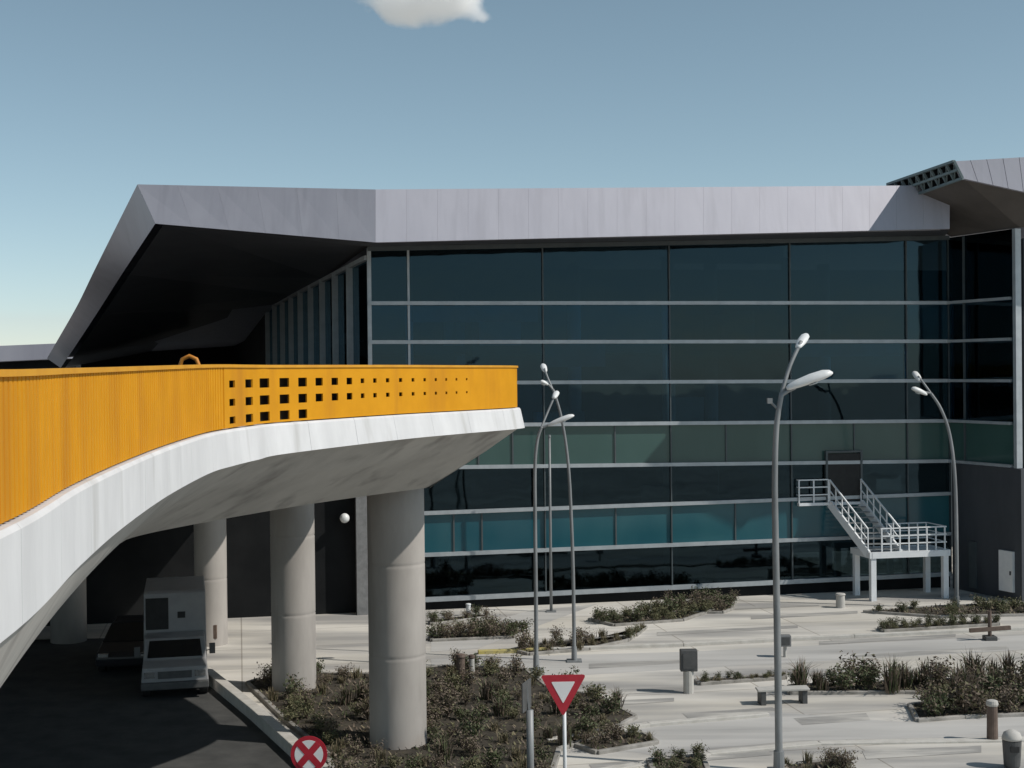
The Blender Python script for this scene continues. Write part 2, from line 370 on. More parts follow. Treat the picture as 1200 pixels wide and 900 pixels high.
bed([(600, 763), (640, 755), (745, 746), (757, 736), (735, 752), (690, 762), (620, 768)], 34, ['brown', 'olive', 'straw', 'straw'], .35, .75,
    'low brown shrub in the bed beside the yellow kerb', 'shrubs in the bed beside the yellow kerb', gap=.42, seed=12)
bed([(690, 727), (780, 717), (836, 716), (800, 728), (720, 734)], 26, ['olive', 'dark'], .4, .75,
    'green shrub in the mound in front of the glass facade', 'green shrubs in front of the facade', gap=.5, seed=14)
bed([(762, 719), (800, 709), (862, 704), (858, 715), (846, 719)], 22, ['dark', 'brown'], .4, .75,
    'dark shrub against the base of the glass facade', 'dark shrubs against the facade base', gap=.5, seed=15)
bed([(506, 746), (600, 740), (618, 742), (600, 748), (506, 752)], 26, ['dark', 'dark', 'brown'], .45, .7,
    'low dark hedge shrub in the thin strip next to the front bridge column', 'hedge shrubs in the strip by the column', gap=.4, seed=16)
bed([(506, 728), (560, 722), (575, 724), (506, 733)], 12, ['dark', 'brown'], .4, .6,
    'little dark shrub close to the corner of the glass facade', 'shrubs near the facade corner', gap=.5, seed=17)
bed([(1012, 718), (1100, 712), (1200, 708), (1400, 700), (1400, 716), (1200, 722), (1100, 724)], 46, ['dark', 'olive', 'dark'], .35, .75,
    'dark green shrub in the bed in front of the white steel stair', 'shrubs in the bed by the stair', gap=.55, seed=18)
bed([(1030, 737), (1130, 731), (1170, 730), (1170, 733), (1035, 741)], 24, ['dark', 'olive'], .3, .5,
    'clipped low shrub in the kerbside strip across from the stair', 'clipped shrubs in the kerbside strip', gap=.35, seed=19)
bed([(815, 799), (920, 792), (920, 796), (820, 803)], 22, ['olive', 'dark', 'straw'], .22, .36,
    'knee-high shrub in the narrow strip leading to the lamp post', 'shrubs in the strip by the lamp post', gap=.32, seed=20)
bed([(760, 893), (822, 888), (830, 905), (770, 915)], 8, ['dark', 'olive'], .3, .5,
    'dark shrub in the tiny bed on the open paving', 'shrubs in the tiny paving bed', gap=.4, seed=21)
bed([(918, 899), (985, 893), (1000, 915), (925, 925)], 12, ['straw', 'straw', 'brown'], .35, .55,
    'straw-coloured shrub at the foot of the twin-arm lamp post', 'straw shrubs at the lamp foot', gap=.35, seed=22)

# ------------------------------------------------------------------ terminal building
YAW = R(11)
T = Vector((math.cos(YAW), math.sin(YAW), 0)); N = Vector((math.sin(YAW), -math.cos(YAW), 0)); B = Vector((-3.5, 58, 0)); Z = Vector((0, 0, 1))
term = empty('terminal_building', (4, 62, 0), 'long glass terminal building with dark curtain wall and grey overhanging metal roof', 'terminal building')
LN = [(292, 279), (355.5, 355), (401, 400), (449, 446), (499, 493), (548.5, 540), (603.5, 578), (652.5, 625), (705.5, 672)]
UL, UR = 432, 1110
pl = [(onplane(UL, a, B, N), onplane(UR, b, B, N)) for a, b in LN]
TL = (pl[0][0] - B).dot(T); TR = (pl[0][1] - B).dot(T)
def tu(u, v=480): return (onplane(u, v, B, N) - B).dot(T)
def zline(i, t): a, b = pl[i]; return a.z + (b.z - a.z) * (t - TL) / (TR - TL)
def FPt(t, z, off=0): p = B + T * t + N * off; return Vector((p.x, p.y, z))
US = [432, 480, 637, 785, 926, 1062, 1110]
TS = [TL] + [tu(u) for u in US[1:-1]] + [TR]
PANEM = ['glass_dark', 'glass', 'glass', 'glass', 'band_green', 'glass_dark', 'band_teal', 'glass_dark']
for i in range(8):
    for k in range(len(TS) - 1):
        a, b = TS[k] + .03, TS[k + 1] - .03
        q = MB(); e = .03
        bl, br_, tr, tl = [(t, zline(j, t)) for t, j in ((a, i + 1), (b, i + 1), (b, i), (a, i))]
        q.box6([FPt(t, z_, e) for t, z_ in (bl, br_, tr, tl)], [FPt(t, z_, -e) for t, z_ in (bl, br_, tr, tl)])
        mk = PANEM[i]
        if mk == 'glass' and k >= 3 and (i + k) % 3: mk = 'glass_dark'
        if i == 1 and k <= 2: mk = 'glass_blue'
        if mk == 'glass': mk = ('glass', 'glass_blue', 'glass', 'glass_teal', 'glass_blue', 'glass')[(i * 5 + k * 7 + (i * k) % 3) % 6]
        o = q.build('spandrel_pane' if 'band' in mk else 'window_pane', M[mk], term)
        if i == 6 and k < 3: o['label'] = 'bright teal spandrel pane'
# transoms and mullions
for i in range(9):
    q = MB(); h = .15 if i not in (0, 8) else .18
    q.bar(FPt(TL - .06, zline(i, TL), .10), FPt(TR, zline(i, TR), .10), .22, h); q.build('transom', M['frame'] if i else M['frame_dark'], term)
for k, t in enumerate(TS):
    q = MB(); wdt = .16 if k == 0 else (.09 if k == 1 else .05)
    q.bar(FPt(t, zline(8, t) - .1, .05), FPt(t, zline(0, t) + .02, .05), .16, wdt, up=T); q.build('mullion', M['frame'] if k in (0, 1) else M['frame_dark'], term)
for (i, us) in ((4, (560, 600, 720, 850, 1000)), (6, (530, 563, 720, 860))):
    for u in us:
        t = tu(u); q = MB(); q.bar(FPt(t, zline(i + 1, t) + .08, .05), FPt(t, zline(i, t) - .08, .05), .06, .06, up=T); q.build('panel_joint', M['frame_dark'], term)
# plinth
q = MB(); q.box6([FPt(TL, -.1, .0), FPt(TR, -.1, 0), FPt(TR, -.1, -.6), FPt(TL, -.1, -.6)], [FPt(TL, zline(8, TL) - .09, 0), FPt(TR, zline(8, TR) - .09, 0), FPt(TR, zline(8, TR) - .09, -.6), FPt(TL, zline(8, TL) - .09, -.6)])
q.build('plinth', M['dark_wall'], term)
# interior: back wall, floors, columns, ceiling
zt0 = zline(0, TL)
q = MB(); q.bar(FPt(TL + .5, 7.5, -13), FPt(TR + 14, 7.5, -13), .3, 15); q.build('interior_wall', M['interior'], term)
for zf in (2.9, 6.6, 10.6):
    q = MB(); q.box6([FPt(TL + .4, zf, -.7 - (2.5 if zf > 10 else 0)), FPt(TR, zf, -.7 - (2.5 if zf > 10 else 0)), FPt(TR, zf, -12.8), FPt(TL + .4, zf, -12.8)],
                    [FPt(TL + .4, zf + .35, -.7 - (2.5 if zf > 10 else 0)), FPt(TR, zf + .35, -.7 - (2.5 if zf > 10 else 0)), FPt(TR, zf + .35, -12.8), FPt(TL + .4, zf + .35, -12.8)])
    q.build('floor', M['slab'], term)
for u, off, r_ in ((482, -.4, .16), (787, -.36, .28), (925, -.36, .18), (700, -4, .3), (870, -4, .3), (1010, -4, .3), (560, -4, .3)):
    t = tu(u); p = FPt(t, 0, off); q = MB(); q.tube([p, p + Z * 14.6], r_, 16); q.build('interior_column', M['int_col'], term, smooth=True)
rnd = random.Random(4)
for (i, k, f_, wf) in ((1, 1, .45, 1), (2, 2, .6, .5), (0, 3, .3, 1), (3, 1, .5, .6), (2, 4, .35, 1), (5, 3, .55, .4), (1, 3, .25, .5), (7, 2, .4, .5), (5, 1, .3, 1)):
    a, b = TS[k] + .15, TS[k] + .15 + (TS[k + 1] - TS[k] - .3) * wf; z1 = zline(i, a) - .1; z0 = z1 - (z1 - zline(i + 1, a)) * f_
    q = MB(); q.box6([FPt(a, z0, -.22), FPt(b, z0, -.22), FPt(b, z0, -.26), FPt(a, z0, -.26)], [FPt(a, z1, -.22), FPt(b, z1, -.22), FPt(b, z1, -.26), FPt(a, z1, -.26)]); q.build('roller_blind', M['interior_blind'], term)
for (u, zf, wd, h, off) in ((775, 3.3, .9, 1.5, -1.2), (560, 6.95, 1.5, 1.2, -3), (680, 6.95, 2.2, 1.0, -4), (830, 6.95, 1.4, 1.6, -3), (900, 10.95, 1.6, 1.5, -4), (590, 10.95, 3.4, 1.1, -5), (660, 3.25, 1.8, .9, -3), (1060, 3.25, 1.2, 1.7, -2)):
    t = tu(u); q = MB(); p = FPt(t, zf, off); q.abox(p, wd, .8, h, YAW); q.build('interior_counter', M['int_col'], term)
# side wall (departures side)
Cn = FPt(TL, 0); SD = Vector((-.29, 1, 0)).normalized(); SN = Vector((-SD.y, SD.x, 0))
def SP(t, z): p = Cn + SD * t; return Vector((p.x, p.y, z))
for k in range(9):
    a, b = k * 4.0 + .1, k * 4.0 + 4.0
    q = MB(); q.box6([SP(a, 8.6), SP(b, 8.6), SP(b, 8.6) - SN * .05, SP(a, 8.6) - SN * .05], [SP(a, 14.55 - .012 * a), SP(b, 14.55 - .012 * b), SP(b, 14.55 - .012 * b) - SN * .05, SP(a, 14.55 - .012 * a) - SN * .05])
    q.build('window_pane', M['glass_dark'], term)
    q = MB(); q.bar(SP(b, 8.6) + SN * .12, SP(b, 14.5 - .012 * b) + SN * .12, .3, .14, up=SD); q.build('side_fin', M['frame'], term)
q = MB(); q.bar(SP(0, 14.5) + SN * .08, SP(36, 14.07) + SN * .08, .2, .18); q.build('side_beam', M['frame'], term)
q = MB(); q.bar(SP(2, 11) - SN * 5, SP(36, 11) - SN * 5, .3, 7); q.build('interior_wall', M['interior'], term)
# lower wall under the forecourt
LW = FPt(TL - 60, 0)
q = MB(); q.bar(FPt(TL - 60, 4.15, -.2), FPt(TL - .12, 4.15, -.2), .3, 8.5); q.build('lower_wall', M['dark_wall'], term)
p = FPt(tu(421), 0, .35); q = MB(); q.abox(p - Z * .1, .46, .5, 8.0, YAW); q.build('pilaster', M['sign_back'], term)
# roof
P1b, P2b, P3b, P4b = at(182, 262, 53.6), at(440, 284, 54), at(1030, 269, 58.2), at(1113, 268, 58.8)
P1t, P2t, P3t, P4t = at(161, 216, 54.3), at(440, 222, 54.7), at(1030, 213, 59), at(1113, 217, 59.6)
Sb = [P1b, at(143, 321, 62), at(113, 368, 71), at(84, 412, 85), at(71, 431, 108)]
St = [P1t, at(112, 314, 62.6), at(90, 359, 71.6), at(66, 401, 85.6), at(55, 420, 108.6)]
def pz_(p, z): return Vector((p.x, p.y, z))
def thick(b, quads, back):               # a slab: quads extruded by vector back
    for qd in quads: b.box6(list(qd), [Vector(p) + Vector(back) for p in qd])
def fascia(name, a, b, at_, bt, m_, pw):
    L = (b - a).length; n = max(1, round(L / pw)); q = MB(); bk = Vector((.12, .5, 0)).normalized() * .3
    for k in range(n):
        f0, f1 = k / n + .0022 / (L / n) / n, (k + 1) / n - .0022 / (L / n) / n
        qd = [a.lerp(b, f0), a.lerp(b, f1), at_.lerp(bt, f1), at_.lerp(bt, f0)]
        q.box6(qd, [p + bk for p in qd])
    return q.build(name, m_, term)
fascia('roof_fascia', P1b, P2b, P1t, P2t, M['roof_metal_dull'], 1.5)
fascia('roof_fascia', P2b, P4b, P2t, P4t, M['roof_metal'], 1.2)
q = MB(); cb = [Vector(p) for p in crom([tuple(p) for p in Sb], 8)]; ct = [Vector(p) for p in crom([tuple(p) for p in St], 8)]; iw = Vector((.25, .05, 0))
loft(q, [[b_, t_] for b_, t_ in zip(cb, ct)])
q.build('roof_side_fascia', M['roof_metal'], term, smooth=True)
FRt = FPt(TR, zline(0, TR) + .12, -.2); FLt = FPt(TL, zline(0, TL) + .12, -.2)
WF = SP(36, 14.1); WF2 = SP(60, 13.0)
def sink(p): return p + Vector((.1, .32, -.02))
q = MB()
q.quad(sink(P2b), sink(P4b), FRt, FLt); q.quad(sink(P1b), sink(P2b), FLt)
W = [FLt, SP(12, 14.45), SP(24, 14.3), WF, WF2]
for k in range(4): q.quad(Sb[k] + Vector((.3, .1, -.02)), W[k], W[k + 1], Sb[k + 1] + Vector((.3, .1, -.02)))
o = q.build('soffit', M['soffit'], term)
q = MB(); dn = Vector((.12, .2, -.03)); far = [Vector((40, 100, 16)), Vector((-2, 100, 15.2)), Vector((-10, 97, 14.8))]
q.quad(P2t + dn, P4t + dn, far[0], far[1]); q.quad(P1t + dn, P2t + dn, far[1])
ds = Vector((.15, .03, -.03))
q.quad(P1t + dn, far[1], St[1] + ds); q.quad(St[1] + ds, far[1], far[2], St[2] + ds); q.quad(St[2] + ds, far[2], St[3] + ds); q.quad(St[3] + ds, far[2], Vector((-16, 118, 12.6)), St[4] + ds)
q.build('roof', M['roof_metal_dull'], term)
# rear block closing the departures side under the roof
q = MB(); e1 = Sb[4] + Vector((1.5, .2, 0))
q.box6([pz_(WF2, -.1), pz_(e1, -.1), pz_(e1, -.1) + Vector((0, 3, 0)), pz_(WF2, -.1) + Vector((0, 3, 0))], [pz_(WF2, WF2.z + .45), pz_(e1, e1.z + .4), pz_(e1, e1.z + .4) + Vector((0, 3, 0)), pz_(WF2, WF2.z + .45) + Vector((0, 3, 0))])
q2 = MB(); q2.bar(SP(36.3, 8), SP(60, 8), .4, 12.6); q2.build('clad_wall', M['dark_wall'], term)
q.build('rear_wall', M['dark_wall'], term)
q = MB(); q.bar(SP(35.5, 7.5), SP(35.5, 7.5) - SN * 22, .3, 14); q.build('interior_wall', M['interior'], term)
# east wing that turns towards the viewer
W0 = FPt(TR, 0); Wd = at(1192, 450, 58.5); Wd.z = 0
WT = (Wd - W0).normalized(); WN = Vector((WT.y, -WT.x, 0)); LWg = (Wd - W0).length
def WP(t, z, off=0): p = W0 + WT * t + WN * off; return Vector((p.x, p.y, z))
zw = [zline(i, TR) for i in range(9)]
for i in range(5):
    for (a, b) in ((.06, 1.1), (1.16, LWg - .2)):
        q = MB(); qd = [(a, zw[i + 1]), (b, zw[i + 1]), (b, zw[i]), (a, zw[i])]
        q.box6([WP(t, z_, .03) for t, z_ in qd], [WP(t, z_, -.03) for t, z_ in qd]); q.build('window_pane' if i != 4 else 'spandrel_pane', M[PANEM[i]], term)
    q = MB(); q.bar(WP(.05, zw[i + 1], .1), WP(LWg - .25, zw[i + 1], .1), .2, .12); q.build('transom', M['frame'], term)
q = MB(); q.bar(WP(1.13, zw[5], .05), WP(1.13, zw[0], .05), .12, .07, up=WT); q.build('mullion', M['frame_dark'], term)
q = MB(); q.box6([WP(.3, -.1, .1), WP(LWg + .3, -.1, .1), WP(LWg + .3, -.1, -.5), WP(.3, -.1, -.5)], [WP(.3, zw[5] - .1, .1), WP(LWg + .3, zw[5] - .1, .1), WP(LWg + .3, zw[5] - .1, -.5), WP(.3, zw[5] - .1, -.5)])
q.build('clad_wall', M['grey_wall'], term)
q = MB(); q.box6([WP(LWg - .12, zw[5] - .08, .1), WP(LWg + .06, zw[5] - .08, .1), WP(LWg + .06, zw[5] - .08, -.2), WP(LWg - .12, zw[5] - .08, -.2)], [WP(LWg - .12, zw[0], .1), WP(LWg + .06, zw[0], .1), WP(LWg + .06, zw[0], -.2), WP(LWg - .12, zw[0], -.2)])
q.build('pier', M['frame'], term)
q = MB(); c0 = WP(LWg, 0, 0) + T * .45 - WT * .3; q.bar(pz_(c0, 7.5), pz_(c0 + T * 22, 7.5), .4, 15.2); q.build('clad_wall', M['grey_wall'], term)
# white door and pale panel in the clad wall
p = onplane(1181, 668, WP(0, 0, .1), WN); q = MB(); q.bar(Vector((p.x, p.y, .35)) + WN * .06, Vector((p.x, p.y, 2.05)) + WN * .06, .12, .82, up=WT)
dr = q.build('door', M['sign_white'], term); dr['label'] = 'white service door in the grey wall'
q = MB(); hp = Vector((p.x, p.y, 1.15)) + WN * .15 + WT * .3; q.bar(hp - Z * .08, hp + Z * .08, .05, .05, up=WT); q.build('handle', M['dark_grey'], dr)
p = onplane(1141, 668, WP(0, 0, .1), WN); q = MB(); q.bar(Vector((p.x, p.y, .2)) + WN * .04, Vector((p.x, p.y, 2.2)) + WN * .04, .08, .42, up=WT); q.build('wall_panel', M['frame_dark'], term)
# wing roof with lattice end
A0t, A1t = at(1040, 216, 61), at(1118, 189, 56); A0b, A1b = at(1051, 236, 61), at(1128, 209, 56)
Q1t, Q1b = at(1270, 180, 56.5), at(1270, 240, 56.5)
q = MB(); L = 8
for k in range(L):
    f0, f1 = k / L + .002, (k + 1) / L - .002
    qd = [A1b.lerp(Q1b, f0), A1b.lerp(Q1b, f1), A1t.lerp(Q1t, f1), A1t.lerp(Q1t, f0)]; q.box6(qd, [p + Vector((0, .3, 0)) for p in qd])
q.build('roof_fascia', M['roof_metal'], term)
ln = MB(); qd = [A0b, A1b, A1t, A0t]; ln.box6([p + Vector((.25, .05, 0)) for p in qd], [p + Vector((.4, .1, 0)) for p in qd]); lat = ln.build('lattice_end', M['dark_wall'], term)
q = MB()
for f_ in (0, .5, 1): q.bar(A0b.lerp(A0t, f_), A1b.lerp(A1t, f_), .12, .10)
for k in range(10):
    f_ = k / 9; q.bar(A0b.lerp(A1b, f_), A0t.lerp(A1t, f_), .11, .09, up=(1, 0, 0))
for k in range(9):
    f_, h_ = k / 9, (k + 1) / 9; q.bar(A0b.lerp(A1b, f_), A0t.lerp(A1t, h_), .05, .05, up=(1, 0, 0))
q.build('lattice', mat('lattice_steel', (.10, .135, .14), (.14, .175, .18), 3, .5), lat)
q = MB(); e0 = pz_(WP(LWg, 0) + T * 22, zw[0] + .1); Q2 = at(1112, 268, 60.5)
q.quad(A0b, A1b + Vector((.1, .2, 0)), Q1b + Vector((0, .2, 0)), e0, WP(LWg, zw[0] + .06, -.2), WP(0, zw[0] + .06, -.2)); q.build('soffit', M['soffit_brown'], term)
q = MB(); q.quad(A0t, A1t, Q1t, Vector((45, 95, 18.5)), Vector((25, 95, 17.5))); q.build('roof', M['roof_metal_dull'], term)

# ------------------------------------------------------------------ elevated road (departures ramp)
rd = empty('elevated_road', (-6, 34, 0), 'curved concrete ramp with yellow perforated metal parapet on round columns', 'elevated road')
ED = [(0, 9.4), (80, 12.3), (133, 14.8), (187, 17.9), (235, 21.0), (262, 22.5), (293, 24.0), (327, 25.4), (457, 29.3), (530, 31.8), (597, 34.4)]
E = [(-6.0, -14), (-3.7, -4), (-3.05, 1.5), (-3.05, 5.5)] + [((u - 600) / F_PX * d, d) for u, d in ED] + [(.05, 35.9), (-.8, 38.1), (-2.5, 41), (-3.9, 44), (-5.6, 48.2), (-9.4, 58), (-15, 74), (-21, 95)]
I = [(-18, -12), (-17.2, -4), (-17.5, 2), (-18, 6), (-18.5, 9.5), (-19, 12.3), (-19.5, 14.6), (-20, 17.5), (-20.5, 20.5), (-20.7, 23), (-20.8, 25), (-20.8, 26.5), (-20.6, 29.5), (-20.3, 31.5), (-20, 33.2), (-19.8, 34.4), (-19.7, 35.8), (-19.8, 38.2), (-20.2, 42.5), (-20.8, 48.5), (-22, 56), (-26, 73), (-32, 95)]  # unseen inner edge set far out so the wider deck shades the ground
TW = [.70, .70, .70, .70, .70, .68, .64, .61, .58, .58, .57, .55, .51, .5, .5] + [.5] * 8
WI = [.6, .6, .6, .6, .65, .75, .95, 1.3, 1.8, 2.1, 2.35, 2.5, 2.6, 2.5, 2.3, 2.2] + [2.2] * 7
ZT = [9.80, 9.80, 9.80, 9.80, 9.80, 9.82, 9.84, 9.87, 9.90, 9.91, 9.91, 9.91, 9.91, 9.90, 9.89] + [9.88] * 8
st = crom([(*e, *i, t, w_, z) for e, i, t, w_, z in zip(E, I, TW, WI, ZT)], 8)
SEC = []
for k, s_ in enumerate(st):
    e, i_ = Vector((s_[0], s_[1], 0)), Vector((s_[2], s_[3], 0))
    a, b = st[max(k - 1, 0)], st[min(k + 1, len(st) - 1)]
    tg = Vector((b[0] - a[0], b[1] - a[1], 0)).normalized(); nin = Vector((-tg.y, tg.x, 0))
    ta = Vector((b[2] - a[2], b[3] - a[3], 0)); ta = ta.normalized() if ta.length > 1e-4 else tg; nia = Vector((ta.y, -ta.x, 0))
    SEC.append(dict(lip=min(1, max(0, (s_[1] - 18) / 12)), e=e, i=i_, n=nin, ni=nia, tw=s_[4], w=s_[5], zt=s_[6]))
def pz(p, z): return Vector((p.x, p.y, z))
ZB = 6.9
def side(s_, key, nk): return s_[key], s_[nk]
for key, nk in (('e', 'n'), ('i', 'ni')):
    # fascia beam cast in lengths with narrow joints
    b = MB(); acc = 0; seg = []
    def flush(seg, b):
        if len(seg) < 2: return
        rings = []
        for s_ in seg:
            p, n_ = s_[key], s_[nk]; zd = s_['zt'] - 1.0
            rings.append([pz(p + n_ * .42, zd), pz(p - n_ * .05, zd), pz(p - n_ * .08, zd - .04), pz(p - n_ * (.08 + .10 * s_['lip']), zd - s_['tw']), pz(p + n_ * .10, zd - s_['tw'] - .02), pz(p + n_ * .42, zd - s_['tw'] * .5)])
        loft(b, rings, True); b.quad(*rings[0]); b.quad(*rings[-1])
    def lerp_s(a, c, f): return {k_: (a[k_].lerp(c[k_], f) if hasattr(a[k_], 'lerp') else a[k_] + (c[k_] - a[k_]) * f) for k_ in a}
    fine = []
    for a, c in zip(SEC[:-1], SEC[1:]):
        for j in range(2): fine.append(lerp_s(a, c, j / 2))
    d_acc = 0; seg = [fine[0]]
    for a, c in zip(fine[:-1], fine[1:]):
        d_acc += (c[key] - a[key]).length; seg.append(c)
        if d_acc > 1.6: seg[-1] = lerp_s(a, c, .97); flush(seg, b); seg = [c]; d_acc = 0
    flush(seg, b)
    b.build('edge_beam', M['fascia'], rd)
    b = MB(); b2 = MB()
    # parapet
    pts = [(s_[key], s_[nk], s_['zt']) for s_ in fine]
    cum = [0]
    for a, c in zip(pts[:-1], pts[1:]): cum.append(cum[-1] + (c[0] - a[0]).length)
    import bisect
    def P_at(d):
        j = min(max(bisect.bisect_right(cum, d) - 1, 0), len(cum) - 2); f = (d - cum[j]) / max(1e-6, cum[j + 1] - cum[j])
        return pts[j][0].lerp(pts[j + 1][0], f), pts[j][1].lerp(pts[j + 1][1], f).normalized(), pts[j][2] + (pts[j + 1][2] - pts[j][2]) * f
    def V(d, off, zf):                   # zf: 0 at the bottom of the rail, 1 at the top
        p, n_, zt_ = P_at(d); return pz(p + n_ * off, zt_ - 1.0 + zf)
    d0 = d1 = None
    if key == 'e':
        def d_of(u):
            best = min(range(len(pts)), key=lambda j: abs((pts[j][0] - CAM).x / max(.1, pts[j][0].y) - (u - 600) / F_PX) + (9 if pts[j][0].y > 35 or pts[j][0].y < 4 else 0)); return cum[best]
        HU = [272, 292, 311, 334, 355, 374, 392.5, 410, 425, 439, 454, 470, 484, 498, 511, 523, 535, 547]
        def d_fine(u):
            d_ = d_of(u)
            for _ in range(12):
                q_ = P_at(d_)[0]; uu = 600 + F_PX * q_.x / q_.y; q2_ = P_at(d_ + .1)[0]; u2 = 600 + F_PX * q2_.x / q2_.y
                d_ += max(-.6, min(.6, (u - uu) / max(20, (u2 - uu) / .1)))
            return d_
        HD = [d_fine(u) for u in HU]; HB = [HD[0] - (HD[1] - HD[0]) / 2] + [(a_ + b_) / 2 for a_, b_ in zip(HD[:-1], HD[1:])] + [HD[-1] + (HD[-1] - HD[-2]) / 2]
        d0, d1 = HB[0], HB[-1]
    nh = 18; holes = [.7, .85, 1, 1, 1, .9, .85, .8, .58, .55, .52, .5, .46, .42, .4, .36, .34, .3]
    d = 0; END = cum[-1] - .2; hi_ = 0
    pw = (d1 - d0) / nh if d0 else 0
    def face(d_a, d_b, off, z0, z1): b.quad(V(d_a, off, z0), V(d_b, off, z0), V(d_b, off, z1), V(d_a, off, z1))
    while d < END:
        if d0 is not None and d >= d0 and hi_ < nh:
            d, pw = HB[hi_], HB[hi_ + 1] - HB[hi_]; hs_ = holes[hi_]; hw = pw * .5 * min(1, hs_); hh = .165 * hs_
            a, c = d + (pw - hw) / 2, d + (pw + hw) / 2
            rows = [.73, .43] + ([.14] if hi_ < 5 else [])
            face(d, a, 0, .02, 1); face(c, d + pw, 0, .02, 1)
            z_ = .02
            for r_ in sorted(rows): face(a, c, 0, z_, r_ - hh / 2); z_ = r_ + hh / 2
            face(a, c, 0, z_, 1)
            d += pw; hi_ += 1
        else:
            near_ = P_at(d)[0].y < 30
            wv = .15
            if not near_:
                face(d, d + wv, 0, .02, 1); d += wv
                if d0 is not None and hi_ < nh and d > d0 - wv: d0 = d
                continue
            face(d, d + wv - .05, 0, .02, 1)
            b.quad(V(d + wv - .05, 0, .02), V(d + wv - .04, .022, .02), V(d + wv - .04, .022, 1), V(d + wv - .05, 0, 1))
            face(d + wv - .04, d + wv - .01, .022, .02, 1)
            b.quad(V(d + wv - .01, .022, .02), V(d + wv, 0, .02), V(d + wv, 0, 1), V(d + wv - .01, .022, 1))
            d += wv
            if d0 is not None and hi_ < nh and d > d0 - wv: d0 = d
    o = b.build('parapet_panel', M['yellow'], rd, recalc=False)
    sl = o.modifiers.new('thickness', 'SOLIDIFY'); sl.thickness = .03; sl.offset = -1 if key == 'e' else 1
    if key == 'e': o['label'] = 'yellow corrugated metal parapet with square holes'
    b = MB(); rings = [[pz(p - n_ * .03, z_ + .0), pz(p + n_ * .09, z_), pz(p + n_ * .09, z_ + .05), pz(p - n_ * .03, z_ + .05)] for p, n_, z_ in pts]
    loft(b, rings, True); b.quad(*rings[0]); b.quad(*rings[-1]); b.build('top_rail', M['yellow_cap'], rd)
    b = MB(); rings = [[pz(p + n_ * .16, z_ - .99), pz(p + n_ * .34, z_ - .99), pz(p + n_ * .30, z_ - .06), pz(p + n_ * .18, z_ - .06)] for p, n_, z_ in pts]
    loft(b, rings, True); b.quad(*rings[0]); b.quad(*rings[-1]); b.build('barrier_wall', M['backing'], rd)
# deck and box girder
b = MB(); rings = [[pz(s_['e'] + s_['n'] * .43, s_['zt'] - 1.08), pz(s_['i'] + s_['ni'] * .43, s_['zt'] - 1.08)] for s_ in SEC]; loft(b, rings); b.build('deck', M['asphalt'], rd)
b = MB(); rings = []
for s_ in SEC:
    zd = s_['zt'] - 1.0 - s_['tw']
    e, i_, n_, ni = s_['e'], s_['i'], s_['n'], s_['ni']
    pe = e + n_ * s_['w']; pi_ = i_ + ni * 2.0
    rings.append([pz(e - n_ * .02, zd - .01), pz(e + n_ * s_['w'] * .35, zd - (zd - ZB) * .38), pz(pe, ZB), pz(pi_, ZB), pz(i_ - ni * .02, zd - .01)])
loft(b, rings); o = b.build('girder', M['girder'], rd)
# unseen forecourt slab, reaching far out to darken the area under the ramp
b = MB(); F_ = [Vector((-70, 34, 8.0)), Vector((-20.6, 36, 8.0)), Vector((-21.2, 47, 8.0)), Vector((-21.5, 56, 8)), Vector((-32, 95, 8)), Vector((-70, 95, 8))]
b.box6(F_, [p + Z * .7 for p in F_]); b.build('forecourt_shade_slab', M['girder'], rd)
# columns
for (uc, vb, dia) in ((467, 882, 1.50), (345, 814, 1.36), (248, 758, 1.16)):
    p = ground(uc, vb); r_ = dia / 2; p = p + Vector((p.x, p.y, 0)).normalized() * r_
    b = MB(); CJ = [(-.3, 0), (0, 0), (1.2, 0), (2.30, 0), (2.37, 0), (2.4, -.012), (2.43, 0), (2.5, 0), (3.6, 0), (4.70, 0), (4.77, 0), (4.8, -.012), (4.83, 0), (4.9, 0), (5.9, 0), (ZB + .12, 0)]
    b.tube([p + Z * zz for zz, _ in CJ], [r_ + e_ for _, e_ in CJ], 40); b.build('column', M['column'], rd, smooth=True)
for x, y in ((-16.5, 52), (-22, 44), (-30, 46), (-9.8, 24), (-9.5, 8)):
    b = MB(); b.tube([(x, y, -.3), (x, y, 7.0 if y < 40 or x > -20 else 8.05)], .65, 28); b.build('column', M['column'], rd, smooth=True)

# junction box on the rear column
p = ground(250, 757); b = MB(); b.abox((p.x - .05, p.y - .02, .28), .42, .24, .5); 
tag(b.build('junction_box', M['brown'], org=Vector((p.x, p.y, .28)), bevel=.02), 'small brown junction box fixed low on the rear round column', 'junction box')
# hoop on the deck
p = at(222, 430, 30); b = MB(); hz = 8.83
b.tube([(p.x - .22, p.y, hz), (p.x - .22, p.y, 9.95), (p.x - .15, p.y, 10.13), (p.x, p.y, 10.2), (p.x + .15, p.y, 10.13), (p.x + .22, p.y, 9.95), (p.x + .22, p.y, hz)], .045, 8)
tag(b.build('hoop_barrier', M['orange'], org=Vector((p.x, p.y, hz)), smooth=True), 'small orange metal hoop peeping over the yellow parapet', 'hoop barrier')

# wall lamp under the ramp
p = onplane(403, 606, B, N); wl = empty('wall_lamp', p, 'round white wall lamp on the dark wall between the columns', 'wall lamp')
b = MB(); b.bar(p, p + N * .3, .08, .08); b.build('bracket', M['dark_grey'], wl)
b = MB(); c = p + N * .42
for k in range(6): pass
b.tube([c + Z * (.2 * math.cos(a)) for a in [math.pi * (1 - j / 8) for j in range(9)]], [max(.004, .2 * math.sin(math.pi * j / 8)) for j in range(9)], 14); b.build('globe', M['lamp_white'], wl, smooth=True)

